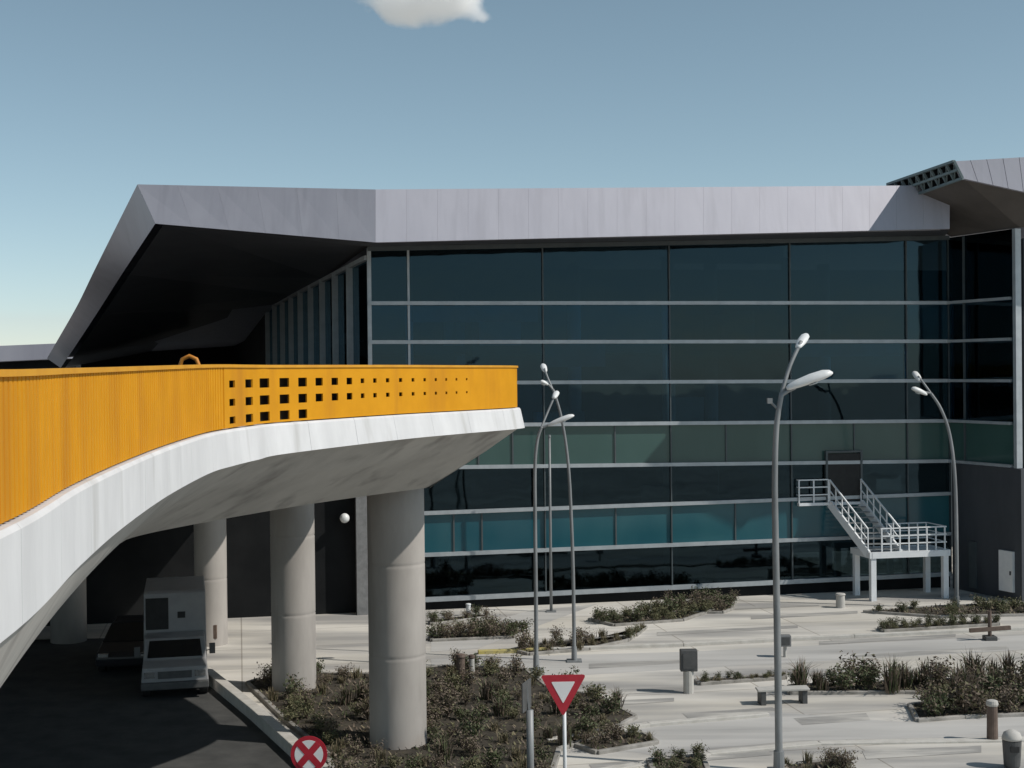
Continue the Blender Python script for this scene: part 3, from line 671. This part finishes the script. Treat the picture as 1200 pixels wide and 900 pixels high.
# ------------------------------------------------------------------ street lamps
def street_lamp(label, base, pts, rads, arms, heads, bracket=None, d=None, group='street lamps in front of the terminal'):
    g0 = ground(*base); D = g0.y; o = empty('street_lamp', g0, label, 'street lamp', group)
    b = MB(); b.abox(g0 - Z * .05, .5, .5, .1); b.tube([g0, g0 + Z * .5], [rads[0] * 1.5, rads[0] * 1.35], 12); b.build('base_plate', M['galv'], o)
    P = [at(u, v, D) for u, v in pts]; P[0] = g0
    C = [Vector(x) for x in crom([tuple(p) for p in P], 6)]
    n = len(C); b = MB(); b.tube(C, [rads[0] + (rads[1] - rads[0]) * k / (n - 1) for k in range(n)], 12); b.build('pole', M['galv'], o, smooth=True)
    for a in arms:
        A = [Vector(x) for x in crom([tuple(at(u, v, D + dd)) for u, v, dd in a], 5)]; b = MB(); b.tube(A, rads[1] * .8, 8); b.build('arm', M['galv'], o, smooth=True)
    for (u0, v0, dd0, u1, v1, dd1, wd, ht) in heads:
        p, q_ = at(u0, v0, D + dd0), at(u1, v1, D + dd1); ax = (q_ - p).normalized(); L = (q_ - p).length
        sd_ = ax.cross(Z).normalized(); up = sd_.cross(ax)
        b = MB(); rings = []
        for f_, s_ in ((0, .35), (.06, .6), (.25, .85), (.55, 1), (.82, .92), (.95, .6), (1, .2)):
            c = p + ax * (L * f_)
            rings.append([c + sd_ * (wd / 2 * s_ * math.cos(t)) + up * (ht * s_ * (math.sin(t) if math.sin(t) > 0 else .45 * math.sin(t))) for t in [2 * math.pi * k / 14 for k in range(14)]])
        loft(b, rings, True); b.quad(*rings[0]); b.quad(*rings[-1]); hd = b.build('lamp_head', M['lamp_white'], o, smooth=True)
        b = MB(); c = p + ax * (L * .55) - up * (ht * .45)
        b.tube([c - up * .0, c - up * .03], [wd * .36, wd * .32], 14); b.build('lens', M['lens'], hd)
    if bracket:
        b = MB(); p = at(bracket[0], bracket[1], D); c = at(bracket[2], bracket[3], D); b.tube([p, c], .03, 8); b.abox(c - Z * .06, .12, .12, .13); b.build('camera_bracket', M['galv'], o)
    return o
street_lamp('tall grey lamp post with two white heads rising from straw-coloured grass', (913, 904), [(913, 904), (911.5, 780), (909, 640), (908, 560), (910, 500), (916, 461)], (.095, .06),
            [[(915, 464, 0), (926, 428, .25), (939, 400, .5)], [(915, 464, 0), (922, 459, 0), (932, 454, 0)]],
            [(935, 408, .4, 945, 392, .95, .26, .10), (922, 456, -.05, 976, 437, -.15, .34, .17)], (910, 478, 902, 470))
street_lamp('grey twin-head lamp post standing behind the yield sign', (628.5, 786), [(628.5, 786), (628, 700), (627, 600), (627, 545), (630, 515), (635, 500)], (.07, .045),
            [[(634, 502, 0), (643, 480, .3), (650, 464, .5)], [(634, 502, 0), (640, 499, 0), (648, 496, 0)]],
            [(649, 467, .4, 653, 459, .8, .22, .09), (642, 499, 0, 673, 487, -.1, .26, .12)])
street_lamp('curved grey lamp post with two arms bending over the low brown shrubs', (673, 775), [(673, 775), (672, 690), (670, 620), (666, 545), (658, 490), (648, 456)], (.065, .042),
            [[(648, 457, 0), (642, 443, .2), (638, 432, .4)], [(648, 457, 0), (644, 452, 0), (640, 449, 0)]],
            [(639, 436, .35, 636, 427, .8, .22, .09), (642, 451, 0, 633, 447, -.1, .2, .09)])
street_lamp('curved grey lamp post beside the white steel stair', (1121, 713), [(1121, 713), (1121, 640), (1119, 560), (1113, 510), (1103, 480), (1091, 461)], (.085, .055),
            [[(1091, 461, 0), (1083, 450, .2), (1076, 441, .4)], [(1091, 461, 0), (1086, 460, 0), (1080, 459, 0)]],
            [(1078, 446, .3, 1071, 436, .9, .3, .12), (1086, 463, 0, 1068, 455, -.1, .3, .14)])
p = ground(646, 717); b = MB(); b.tube([p - Z * .05, p + Z * 3.5, p + Z * 7.1], [.06, .055, .05], 10)  # free-standing pole added for a thin line seen in the glass
po = empty('thin_pole', p, 'thin bare grey pole close to the glass facade between two lamp posts', 'pole'); b.build('shaft', M['galv'], po, smooth=True)
b = MB(); b.tube([p + Z * 7.1, p + Z * 7.2], [.07, .05], 10); b.build('cap', M['galv'], po); b = MB(); b.abox(p - Z * .05, .4, .4, .1); b.build('base_plate', M['galv'], po)

# ------------------------------------------------------------------ signs
DY = 31.4
gy = at(661, 800, DY); gy.z = 0
ys = empty('yield_sign', gy, 'red and white triangular yield sign on a white post', 'road sign')
c = [at(633, 791.5, DY), at(687, 790.5, DY), at(660, 840, DY)]; bk = Vector((0, .025, 0))
def rounded(c, r_):
    out = []
    for k in range(3):
        a, b_, d = c[k - 1], c[k], c[(k + 1) % 3]; e, f_ = (a - b_).normalized(), (d - b_).normalized()
        p0, p1 = b_ + e * r_, b_ + f_ * r_
        for j in range(5):
            t = j / 4; out.append(p0 * (1 - t) ** 2 + b_ * 2 * t * (1 - t) + p1 * t * t)
    return out
b = MB(); rr = rounded(c, .09); b.box6(rr, [p + bk for p in rr]); yp = b.build('sign_plate', M['sign_red'], ys)
cen = (c[0] + c[1] + c[2]) / 3; b = MB(); ri = rounded([cen + (p - cen) * .52 for p in c], .03); b.box6([p - Vector((0, .006, 0)) for p in ri], [p - Vector((0, .001, 0)) for p in ri]); b.build('white_triangle', M['sign_white'], yp)
b = MB(); b.tube([gy - Z * .3, Vector((gy.x, gy.y + .07, c[0].z - .05))], .042, 12); b.build('post', M['white_steel'], ys, smooth=True)
b = MB(); b.abox(gy - Z * .08, .35, .35, .16); b.build('footing', M['kerb'], ys)

DN = 29.5
cn = at(362, 884, DN); gn = Vector((cn.x, cn.y, 0)); ns = empty('no_stopping_sign', gn, 'round red and white crossed no-stopping sign beside the ramp road', 'road sign')
rad = 21.5 * DN / F_PX
def disc(c, r_, y0, y1, n=40, sx=1.0):
    return [c + Vector((r_ * math.cos(t) * sx, y0, r_ * math.sin(t))) for t in [2 * math.pi * k / n for k in range(n)]], [c + Vector((r_ * math.cos(t) * sx, y1, r_ * math.sin(t))) for t in [2 * math.pi * k / n for k in range(n)]]
b = MB(); b.box6(*disc(cn, rad, 0, .02)); npl = b.build('sign_plate', M['sign_red'], ns)
b = MB(); b.box6(*disc(cn, rad * .78, -.005, -.001)); b.build('white_disc', M['sign_white'], npl)
b = MB()
for sx in (1, -1):
    dx = Vector((sx * .66, 0, .75)).normalized(); b.bar(cn - dx * rad * .79 - Vector((0, .009 + .004 * (sx > 0), 0)), cn + dx * rad * .79 - Vector((0, .009 + .004 * (sx > 0), 0)), .004, rad * .36, up=Vector((-dx.z, 0, dx.x)))
b.build('cross', M['sign_red'], npl)
b = MB(); b.tube([gn - Z * .3 + Vector((0, .06, 0)), Vector((gn.x, gn.y + .06, cn.z + rad * .7))], .04, 12); b.build('post', M['galv'], ns, smooth=True)
# sign seen from its edge
DE = 32.5; ge = at(621, 850, DE); ge.z = 0
es = empty('side_on_sign', ge, 'dark road sign seen edge-on on a grey post next to the yield sign', 'road sign')
b = MB(); b.tube([ge - Z * .3, Vector((ge.x, ge.y, at(621, 832, DE).z))], .085, 12); b.build('post', M['galv'], es, smooth=True)
pc = at(617, 815, DE); b = MB(); b.box(pc, Vector((.30, .95, 0)).normalized(), Vector((.95, -.30, 0)).normalized(), Z, .34, .015, .34); b.build('sign_plate', M['dark_grey'], es, bevel=.01)
b = MB(); b.bar(Vector((ge.x, ge.y, at(621, 834, DE).z)), pc + Z * .2, .05, .05, up=(0, 1, 0)); b.build('mast', M['galv'], es)

# ------------------------------------------------------------------ small street furniture
def boxpost(name, label, cat, base, u, vt, vb, wpx, mbox, mpost, pw=.1, dep=.3):
    g0 = ground(*base); D = g0.y; o = empty(name, g0, label, cat)
    top, bot = at(u, vt, D), at(u, vb, D); wd = wpx * D / F_PX
    b = MB(); b.abox(bot, wd, dep, top.z - bot.z); bx = b.build('panel', mbox, o, bevel=.02)
    b = MB(); b.abox(bot + Vector((0, -dep / 2 - .012, (top.z - bot.z) * .15)), wd * .7, .02, (top.z - bot.z) * .7); b.build('cover', M['dark_grey'], bx)
    b = MB(); b.tube([g0 - Z * .2, Vector((g0.x, g0.y, bot.z + .01))], pw, 12); b.build('post', mpost, o)
    return o
boxpost('meter_box', 'dark square box on a pale post in the open forecourt', 'meter box', (807, 812), 807, 761, 786, 20, M['dark_grey'], M['stone'], .16)
boxpost('control_box', 'grey box on a short post just behind the twin-arm lamp post', 'control box', (920, 770), 920, 744, 757, 13, M['sign_back'], M['stone'], .06)
def bollard(label, u, vt, vb, wpx, m1, m2=None, name='bollard', cat='bollard'):
    g0 = ground(u, vb); D = g0.y; h = at(u, vt, D).z; r_ = wpx * D / F_PX / 2; o = empty(name, g0, label, cat)
    b = MB(); b.tube([g0 - Z * .1, g0 + Z * .05, g0 + Z * (h * .85)], [r_ * 1.05, r_, r_ * .92], 16); b.build('shaft', m1, o, bevel=.01)
    b = MB(); b.tube([g0 + Z * (h * .85 + .004), g0 + Z * (h * .9), g0 + Z * (h * .98), g0 + Z * h], [r_ * .98, r_ * 1.1, r_ * .95, r_ * .5], 16); b.build('cap', m2 or m1, o)
    return o
bollard('squat brown bollard standing in the bed behind the front column', 540, 766, 800, 11, M['brown'])
bollard('slim tan bollard next to the squat brown one', 553, 767, 798, 7, M['stone'], M['brown'])
bollard('brown post with pale cap at the corner of the shrub bed', 1163, 820, 868, 13, M['brown'], M['stone'], 'brown_post', 'post')
bollard('little pale bollard at the foot of the white steel stair', 985, 695, 712, 11, M['stone'], M['stone'])
bollard('white stub bollard near the corner of the glass facade', 549, 707, 722, 6, M['white_steel'])
# litter bin
g0 = ground(1186, 899); bn = empty('litter_bin', g0, 'dark grey litter bin with a pale rounded lid at the paving edge', 'litter bin'); wb = 11 * g0.y / F_PX; hb = at(1186, 855, g0.y).z
b = MB(); b.tube([g0 + Z * z_ for z_ in (.02, .05, hb * .72)], [wb * .8, wb * .85, wb], 20); b.build('bin_body', M['dark_grey'], bn, smooth=False)
b = MB(); b.tube([g0 + Z * (hb * .74), g0 + Z * (hb * .8), g0 + Z * (hb * .92), g0 + Z * hb], [wb * 1.04, wb * 1.04, wb * .85, wb * .3], 20); b.build('lid', M['stone'], bn, smooth=True)
b = MB(); b.abox(g0 + Vector((0, -wb * .93, hb * .45)), wb * .9, .05, hb * .15); b.build('opening', M['black'], bn)
# bench
g0 = ground(917, 824); D = g0.y; bh = empty('bench', g0, 'low backless bench with dark legs crossing behind the lamp post', 'bench'); L = 62 * D / F_PX
b = MB()
for k in range(4): b.abox(g0 + Vector((0, -.2 + k * .12, .40)), L, .1, .06, .1)
b.build('seat', M['stone'], bh, bevel=.01)
for sx in (-1, 1):
    b = MB(); b.abox(g0 + Vector((sx * L * .40, sx * .08, -.02)), .16, .40, .42, .1); b.build('leg', M['dark_grey'], bh, bevel=.015)
# brown low cross-shaped planter marker
g0 = ground(1160, 750); D = g0.y; mk = empty('timber_marker', g0, 'rusty brown post with a low crossbar in the strip across from the stair', 'timber marker')
b = MB(); b.tube([g0 - Z * .1, Vector((g0.x, g0.y, at(1160, 716, D).z))], .07, 8); b.build('post', M['brown'], mk)
b = MB(); h = at(1160, 738, D).z; b.bar(g0 + Vector((-.75, -.1, h)), g0 + Vector((.75, .05, h + .06)), .12, .14); b.build('crossbar', M['brown'], mk)
b = MB(); b.abox(g0 - Z * .05, .42, .42, .2); b.build('footing', M['dark_grey'], mk, bevel=.02)

# ------------------------------------------------------------------ white steel stair
FD = 58.9
g0 = at(1066, 700, FD); g0.z = 0
ws = empty('steel_stair', g0, 'white steel stair and platform climbing to a doorway in the glass facade', 'stair')
pf = at(1022, 648, FD).z; X0 = at(1021, 648, FD); X1 = at(1119, 648, FD); Wp = (X1 - X0).dot(T) ; Dp = 1.7
def SPt(x, y, z): p = X0 + T * x - N * y; return Vector((p.x, p.y, z))   # x along facade, y towards facade
def sbar(b, a, c, wd, ht=None): b.bar(SPt(*a), SPt(*c), wd, ht or wd, up=(0, 0, 1) if abs(a[2] - c[2]) < .9 * math.dist(a, c) else T)
b = MB(); b.box6([SPt(x, y, pf - .05) for x, y in ((0, 0), (Wp, 0), (Wp, Dp), (0, Dp))], [SPt(x, y, pf) for x, y in ((0, 0), (Wp, 0), (Wp, Dp), (0, Dp))]); b.build('platform', M['white_steel'], ws)
b = MB()
for a, c in (((0, -.06), (Wp, -.06)), ((0, Dp + .06), (Wp, Dp + .06))): sbar(b, (*a, pf - .1), (*c, pf - .1), .1, .26)
for x in (-.06, Wp + .06): sbar(b, (x, -.1, pf - .1), (x, Dp + .1, pf - .1), .1, .26)
b.build('platform_beam', M['white_steel'], ws)
for x in (.08, Wp - .08):
    for y in (.05, Dp - .05):
        b = MB(); sbar(b, (x, y, -.1), (x, y, pf - .08), .23); b.build('leg', M['white_steel'], ws)
b = MB(); rh = 1.0
for k in range(8):
    x = Wp * (k + 1.2) / 8.4; sbar(b, (x, .03, pf), (x, .03, pf + rh), .05); sbar(b, (x, Dp - .03, pf), (x, Dp - .03, pf + rh), .045)
for z_ in (.35, .68, 1.0):
    sbar(b, (.45, .03, pf + z_), (Wp, .03, pf + z_), .05); sbar(b, (Wp * .42, Dp - .03, pf + z_), (Wp, Dp - .03, pf + z_), .045)
    sbar(b, (Wp - .02, .03, pf + z_), (Wp - .02, Dp - .03, pf + z_), .045)
b.build('railing', M['white_steel'], ws)
zl = 3.95; xs0, xs1 = -1.22, .28       # flight: bottom at platform, top near the facade, slanting to -x
yb, yt = .2, 2.35
def fl(f_, side_): return (-.05 + side_ * 1.45 - f_ * .75, yb + (yt - yb) * f_, pf + (zl - pf) * f_)
for sd_ in (0, 1):
    b = MB(); a, c = fl(0, sd_), fl(1, sd_); b.bar(SPt(*a) - Z * .08, SPt(*c) - Z * .05, .09, .34); b.build('stringer', M['white_steel'], ws)
    b = MB(); b.bar(SPt(*a) + Z * .98, SPt(*c) + Z * .98, .06, .06); b.bar(SPt(*a) + Z * .52, SPt(*c) + Z * .52, .04, .04)
    for k in range(7):
        p = SPt(*fl(k / 6, sd_)); b.bar(p, p + Z * .98, .045, .045, up=T)
    b.build('handrail', M['white_steel'], ws)
for k in range(9):
    f_ = (k + .5) / 9.5; a, c = Vector(fl(f_, 0)), Vector(fl(f_, 1)); b = MB(); b.bar(SPt(*a), SPt(*c), .25, .04); b.build('tread', M['galv'], ws)
# top landing
b = MB(); lx0, lx1 = -2.2, .65
b.box6([SPt(x, y, zl - .12) for x, y in ((lx0, yt), (lx1, yt), (lx1, yt + .9), (lx0, yt + .9))], [SPt(x, y, zl) for x, y in ((lx0, yt), (lx1, yt), (lx1, yt + .9), (lx0, yt + .9))]); b.build('landing', M['white_steel'], ws)
b = MB()
for x in (lx0, (lx0 + -.85) / 2, -.85): sbar(b, (x, yt + .03, zl), (x, yt + .03, zl + 1), .055)
for z_ in (.35, .68, 1.0): sbar(b, (lx0, yt + .03, zl + z_), (-.85, yt + .03, zl + z_), .05); sbar(b, (lx0, yt + .03, zl + z_), (lx0, yt + .88, zl + z_), .05)
b.build('landing_rail', M['white_steel'], ws)
# doorway leaf behind the landing
t0, t1 = tu(968, 570), tu(1006, 570)
q = MB(); q.box6([FPt(t0, 4.0, .2), FPt(t1, 4.0, .2), FPt(t1, 4.0, .02), FPt(t0, 4.0, .02)], [FPt(t0, 6.05, .2), FPt(t1, 6.05, .2), FPt(t1, 6.05, .02), FPt(t0, 6.05, .02)])
dr = q.build('door', M['black'], term); dr['label'] = 'black doorway at the top of the white stair'
q = MB()
for t in (t0 - .05, t1 + .05): q.bar(FPt(t, 3.95, .16), FPt(t, 6.1, .16), .16, .09, up=T)
q.bar(FPt(t0 - .1, 6.14, .16), FPt(t1 + .1, 6.14, .16), .16, .08); q.build('door_frame', M['frame_dark'], dr)

# ------------------------------------------------------------------ vehicles under the ramp
def rot2(x, y, a): return (x * math.cos(a) - y * math.sin(a), x * math.sin(a) + y * math.cos(a))
def truck(loc, rz):
    o = empty('box_truck', loc, 'small white box truck parked facing out in the shade under the ramp', 'truck')
    def Wd_(x, y, z): a, b_ = rot2(x, y, rz); return Vector((loc.x + a, loc.y + b_, loc.z + z))
    def prof(name, pr, hw0, hw1, m_, par, bev=.03):     # profile in (y,z), half width blends by height
        b = MB(); zs = [z_ for y, z_ in pr]; z0, z1 = min(zs), max(zs)
        hw = lambda z_: hw0 + (hw1 - hw0) * (z_ - z0) / (z1 - z0)
        b.box6([Wd_(-hw(z_), y, z_) for y, z_ in pr], [Wd_(hw(z_), y, z_) for y, z_ in pr]); return b.build(name, m_, par, bevel=bev)
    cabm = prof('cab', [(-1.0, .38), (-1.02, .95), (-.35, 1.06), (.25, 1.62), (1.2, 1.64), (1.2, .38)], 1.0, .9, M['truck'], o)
    def patch(name, P, m_, par, th=.015):
        b = MB(); n_ = (P[1] - P[0]).cross(P[3] - P[0]).normalized(); b.box6([p - n_ * .004 for p in P], [p + n_ * th for p in P]); return b.build(name, m_, par)
    patch('windshield', [Wd_(-.82, -.29, 1.12), Wd_(.82, -.29, 1.12), Wd_(.76, .17, 1.555), Wd_(-.76, .17, 1.555)], M['dark_glass2'], cabm)
    patch('grille', [Wd_(-.5, -1.012, .62), Wd_(.5, -1.012, .62), Wd_(.5, -1.02, .84), Wd_(-.5, -1.02, .84)], M['dark_grey'], cabm)
    for sx in (-1, 1): patch('headlight', [Wd_(sx * .75 - .16, -1.014, .66), Wd_(sx * .75 + .16, -1.014, .66), Wd_(sx * .75 + .16, -1.02, .84), Wd_(sx * .75 - .16, -1.02, .84)], M['chrome'], cabm, .03)
    b = MB(); b.box(Wd_(0, -1.08, .42), Vector((math.cos(rz), math.sin(rz), 0)), Vector((-math.sin(rz), math.cos(rz), 0)), Z, 1.0, .09, .11); b.build('bumper', M['dark_grey'], o, bevel=.03)
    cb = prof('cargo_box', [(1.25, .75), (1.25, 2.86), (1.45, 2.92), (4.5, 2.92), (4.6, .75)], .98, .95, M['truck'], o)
    patch('vent', [Wd_(-.9, 1.245, 1.72), Wd_(-.2, 1.245, 1.72), Wd_(-.2, 1.245, 2.72), Wd_(-.9, 1.245, 2.72)], M['black'], cb)
    patch('filler_cap', [Wd_(.08, 1.245, 2.06), Wd_(.32, 1.245, 2.06), Wd_(.32, 1.245, 2.26), Wd_(.08, 1.245, 2.26)], M['black'], cb)
    for sx in (-1, 1):
        b = MB(); b.box(Wd_(sx * 1.13, .0, 1.28), Vector((math.cos(rz), math.sin(rz), 0)), Vector((-math.sin(rz), math.cos(rz), 0)), Z, .09, .05, .16); b.bar(Wd_(sx * .93, .1, 1.2), Wd_(sx * 1.1, .02, 1.24), .03, .03); b.build('side_mirror', M['dark_grey'], o, bevel=.02)
        for y in (-.45, 3.5):
            wh = MB(); wh.tube([Wd_(sx * .72, y, .36), Wd_(sx * .98, y, .36)], .36, 24); w_ = wh.build('wheel', M['black'], o, bevel=.03)
            wh = MB(); wh.tube([Wd_(sx * .97, y, .36), Wd_(sx * 1.0, y, .36)], .2, 16); wh.build('rim', M['chrome'], w_)
    b = MB(); b.box(Wd_(0, 2.6, .62), Vector((math.cos(rz), math.sin(rz), 0)), Vector((-math.sin(rz), math.cos(rz), 0)), Z, .5, 2.2, .1); b.build('chassis', M['dark_grey'], o)
    return o
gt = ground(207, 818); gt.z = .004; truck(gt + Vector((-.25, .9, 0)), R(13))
def car(loc, rz, label):
    o = empty('parked_car', loc, label, 'car')
    def Wd_(x, y, z): a, b_ = rot2(x, y, rz); return Vector((loc.x + a, loc.y + b_, loc.z + z))
    b = MB(); pr = [(-2.1, .3), (-2.15, .62), (-1.95, .76), (-.95, .9), (1.55, .95), (2.05, .88), (2.12, .55), (2.05, .3)]
    b.box6([Wd_(-.85, y, z_) for y, z_ in pr], [Wd_(.85, y, z_) for y, z_ in pr]); bd = b.build('body', M['car'], o, bevel=.06)
    b = MB(); lo_ = [(-.82, -1.0), (.82, -1.0), (.82, 1.6), (-.82, 1.6)]; hi2 = [(-.62, -.25), (.62, -.25), (.62, 1.05), (-.62, 1.05)]
    b.box6([Wd_(x, y, .9) for x, y in lo_], [Wd_(x, y, 1.42) for x, y in hi2]); b.build('greenhouse', M['dark_glass2'], bd, bevel=.05)
    b = MB(); b.box6([Wd_(x * .98, y, 1.415) for x, y in hi2], [Wd_(x * .9, y * .95, 1.46) for x, y in hi2]); b.build('roof', M['car'], bd, bevel=.02)
    for sx in (-1, 1):
        b = MB(); b.box(Wd_(sx * .6, -2.1, .68), Vector((math.cos(rz), math.sin(rz), 0)), Vector((-math.sin(rz), math.cos(rz), 0)), Z, .17, .08, .07); b.build('headlight', M['chrome'], bd, bevel=.02)
        for y in (-1.3, 1.3):
            wh = MB(); wh.tube([Wd_(sx * .64, y, .31), Wd_(sx * .87, y, .31)], .31, 22); w_ = wh.build('wheel', M['black'], o, bevel=.03)
            wh = MB(); wh.tube([Wd_(sx * .86, y, .31), Wd_(sx * .89, y, .31)], .19, 14); wh.build('rim', M['chrome'], w_)
gc = ground(140, 796); gc.z = .004; car(gc + Vector((-.3, 2.6, 0)), R(7), 'dark parked car beside the white box truck in deep shade')

# ------------------------------------------------------------------ far annex
ax = empty('annex_building', (-62, 122, 0), 'distant low building with a grey roof band beyond the terminal roof', 'building')
a0, a1 = at(-140, 411, 118), at(78, 402, 124)
b = MB(); th = 1.35
b.box6([a0 - Z * th, a1 - Z * th, a1 + Vector((0, 18, -th)), a0 + Vector((0, 18, -th))], [a0, a1, a1 + Vector((0, 18, 0)), a0 + Vector((0, 18, 0))]); b.build('roof', M['annex'], ax)
b = MB(); c0, c1 = a0 + Vector((0, 2.5, 0)), a1 + Vector((0, 2.5, 0))
b.box6([pz(c0, -.2), pz(c1, -.2), pz(c1 + Vector((0, 13, 0)), -.2), pz(c0 + Vector((0, 13, 0)), -.2)], [c0 - Z * (th + .01), c1 - Z * (th + .01), c1 + Vector((0, 13, -th - .01)), c0 + Vector((0, 13, -th - .01))]); b.build('wall', M['dark_wall'], ax)

# ------------------------------------------------------------------ cloud
cc = at(497, -6, 900); px = 900 / F_PX
b = MB(); b.box(Vector((0, 0, 0)), (1, 0, 0), (0, 1, 0), (0, 0, 1), 86 * px, 30, 38 * px)
for k in range(len(b.v)): b.v[k] = b.v[k] + cc
CMt = bpy.data.materials.new('cloud'); CMt.use_nodes = True; n, l = CMt.node_tree.nodes, CMt.node_tree.links; n.clear()
o_ = n.new('ShaderNodeOutputMaterial'); pv = n.new('ShaderNodeVolumePrincipled'); pv.inputs['Color'].default_value = (1, 1, 1, 1); pv.inputs['Anisotropy'].default_value = -.1
tc = n.new('ShaderNodeTexCoord'); mp = n.new('ShaderNodeMapping'); mp.inputs['Scale'].default_value = (1 / (84 * px), 1 / 29, 1 / (36 * px)); mp.inputs['Rotation'].default_value = (0, R(8), 0)
l.new(tc.outputs['Object'], mp.inputs[0]); ln_ = n.new('ShaderNodeVectorMath'); ln_.operation = 'LENGTH'; vm = n.new('ShaderNodeVectorMath'); vm.operation = 'MULTIPLY'; l.new(mp.outputs[0], vm.inputs[0]); l.new(mp.outputs[0], vm.inputs[1]); l.new(vm.outputs[0], ln_.inputs[0])
nz = n.new('ShaderNodeTexNoise'); nz.inputs['Scale'].default_value = .05; nz.inputs['Detail'].default_value = 5; l.new(tc.outputs['Object'], nz.inputs['Vector'])
m1 = n.new('ShaderNodeMath'); m1.operation = 'MULTIPLY_ADD'; m1.inputs[1].default_value = 1.9; m1.inputs[2].default_value = -.25; l.new(nz.outputs[0], m1.inputs[0])
m2 = n.new('ShaderNodeMath'); m2.operation = 'SUBTRACT'; l.new(m1.outputs[0], m2.inputs[0]); l.new(ln_.outputs['Value'], m2.inputs[1])
m3 = n.new('ShaderNodeMath'); m3.operation = 'MULTIPLY'; m3.inputs[1].default_value = 1.2; m3.use_clamp = True; l.new(m2.outputs[0], m3.inputs[0])
m4 = n.new('ShaderNodeMath'); m4.operation = 'MULTIPLY'; m4.inputs[1].default_value = .25; l.new(m3.outputs[0], m4.inputs[0])
l.new(m4.outputs[0], pv.inputs['Density']); l.new(pv.outputs[0], o_.inputs['Volume'])
tag(b.build('cloud', CMt, org=cc), 'small bright white cloud high in the clear sky', 'cloud')
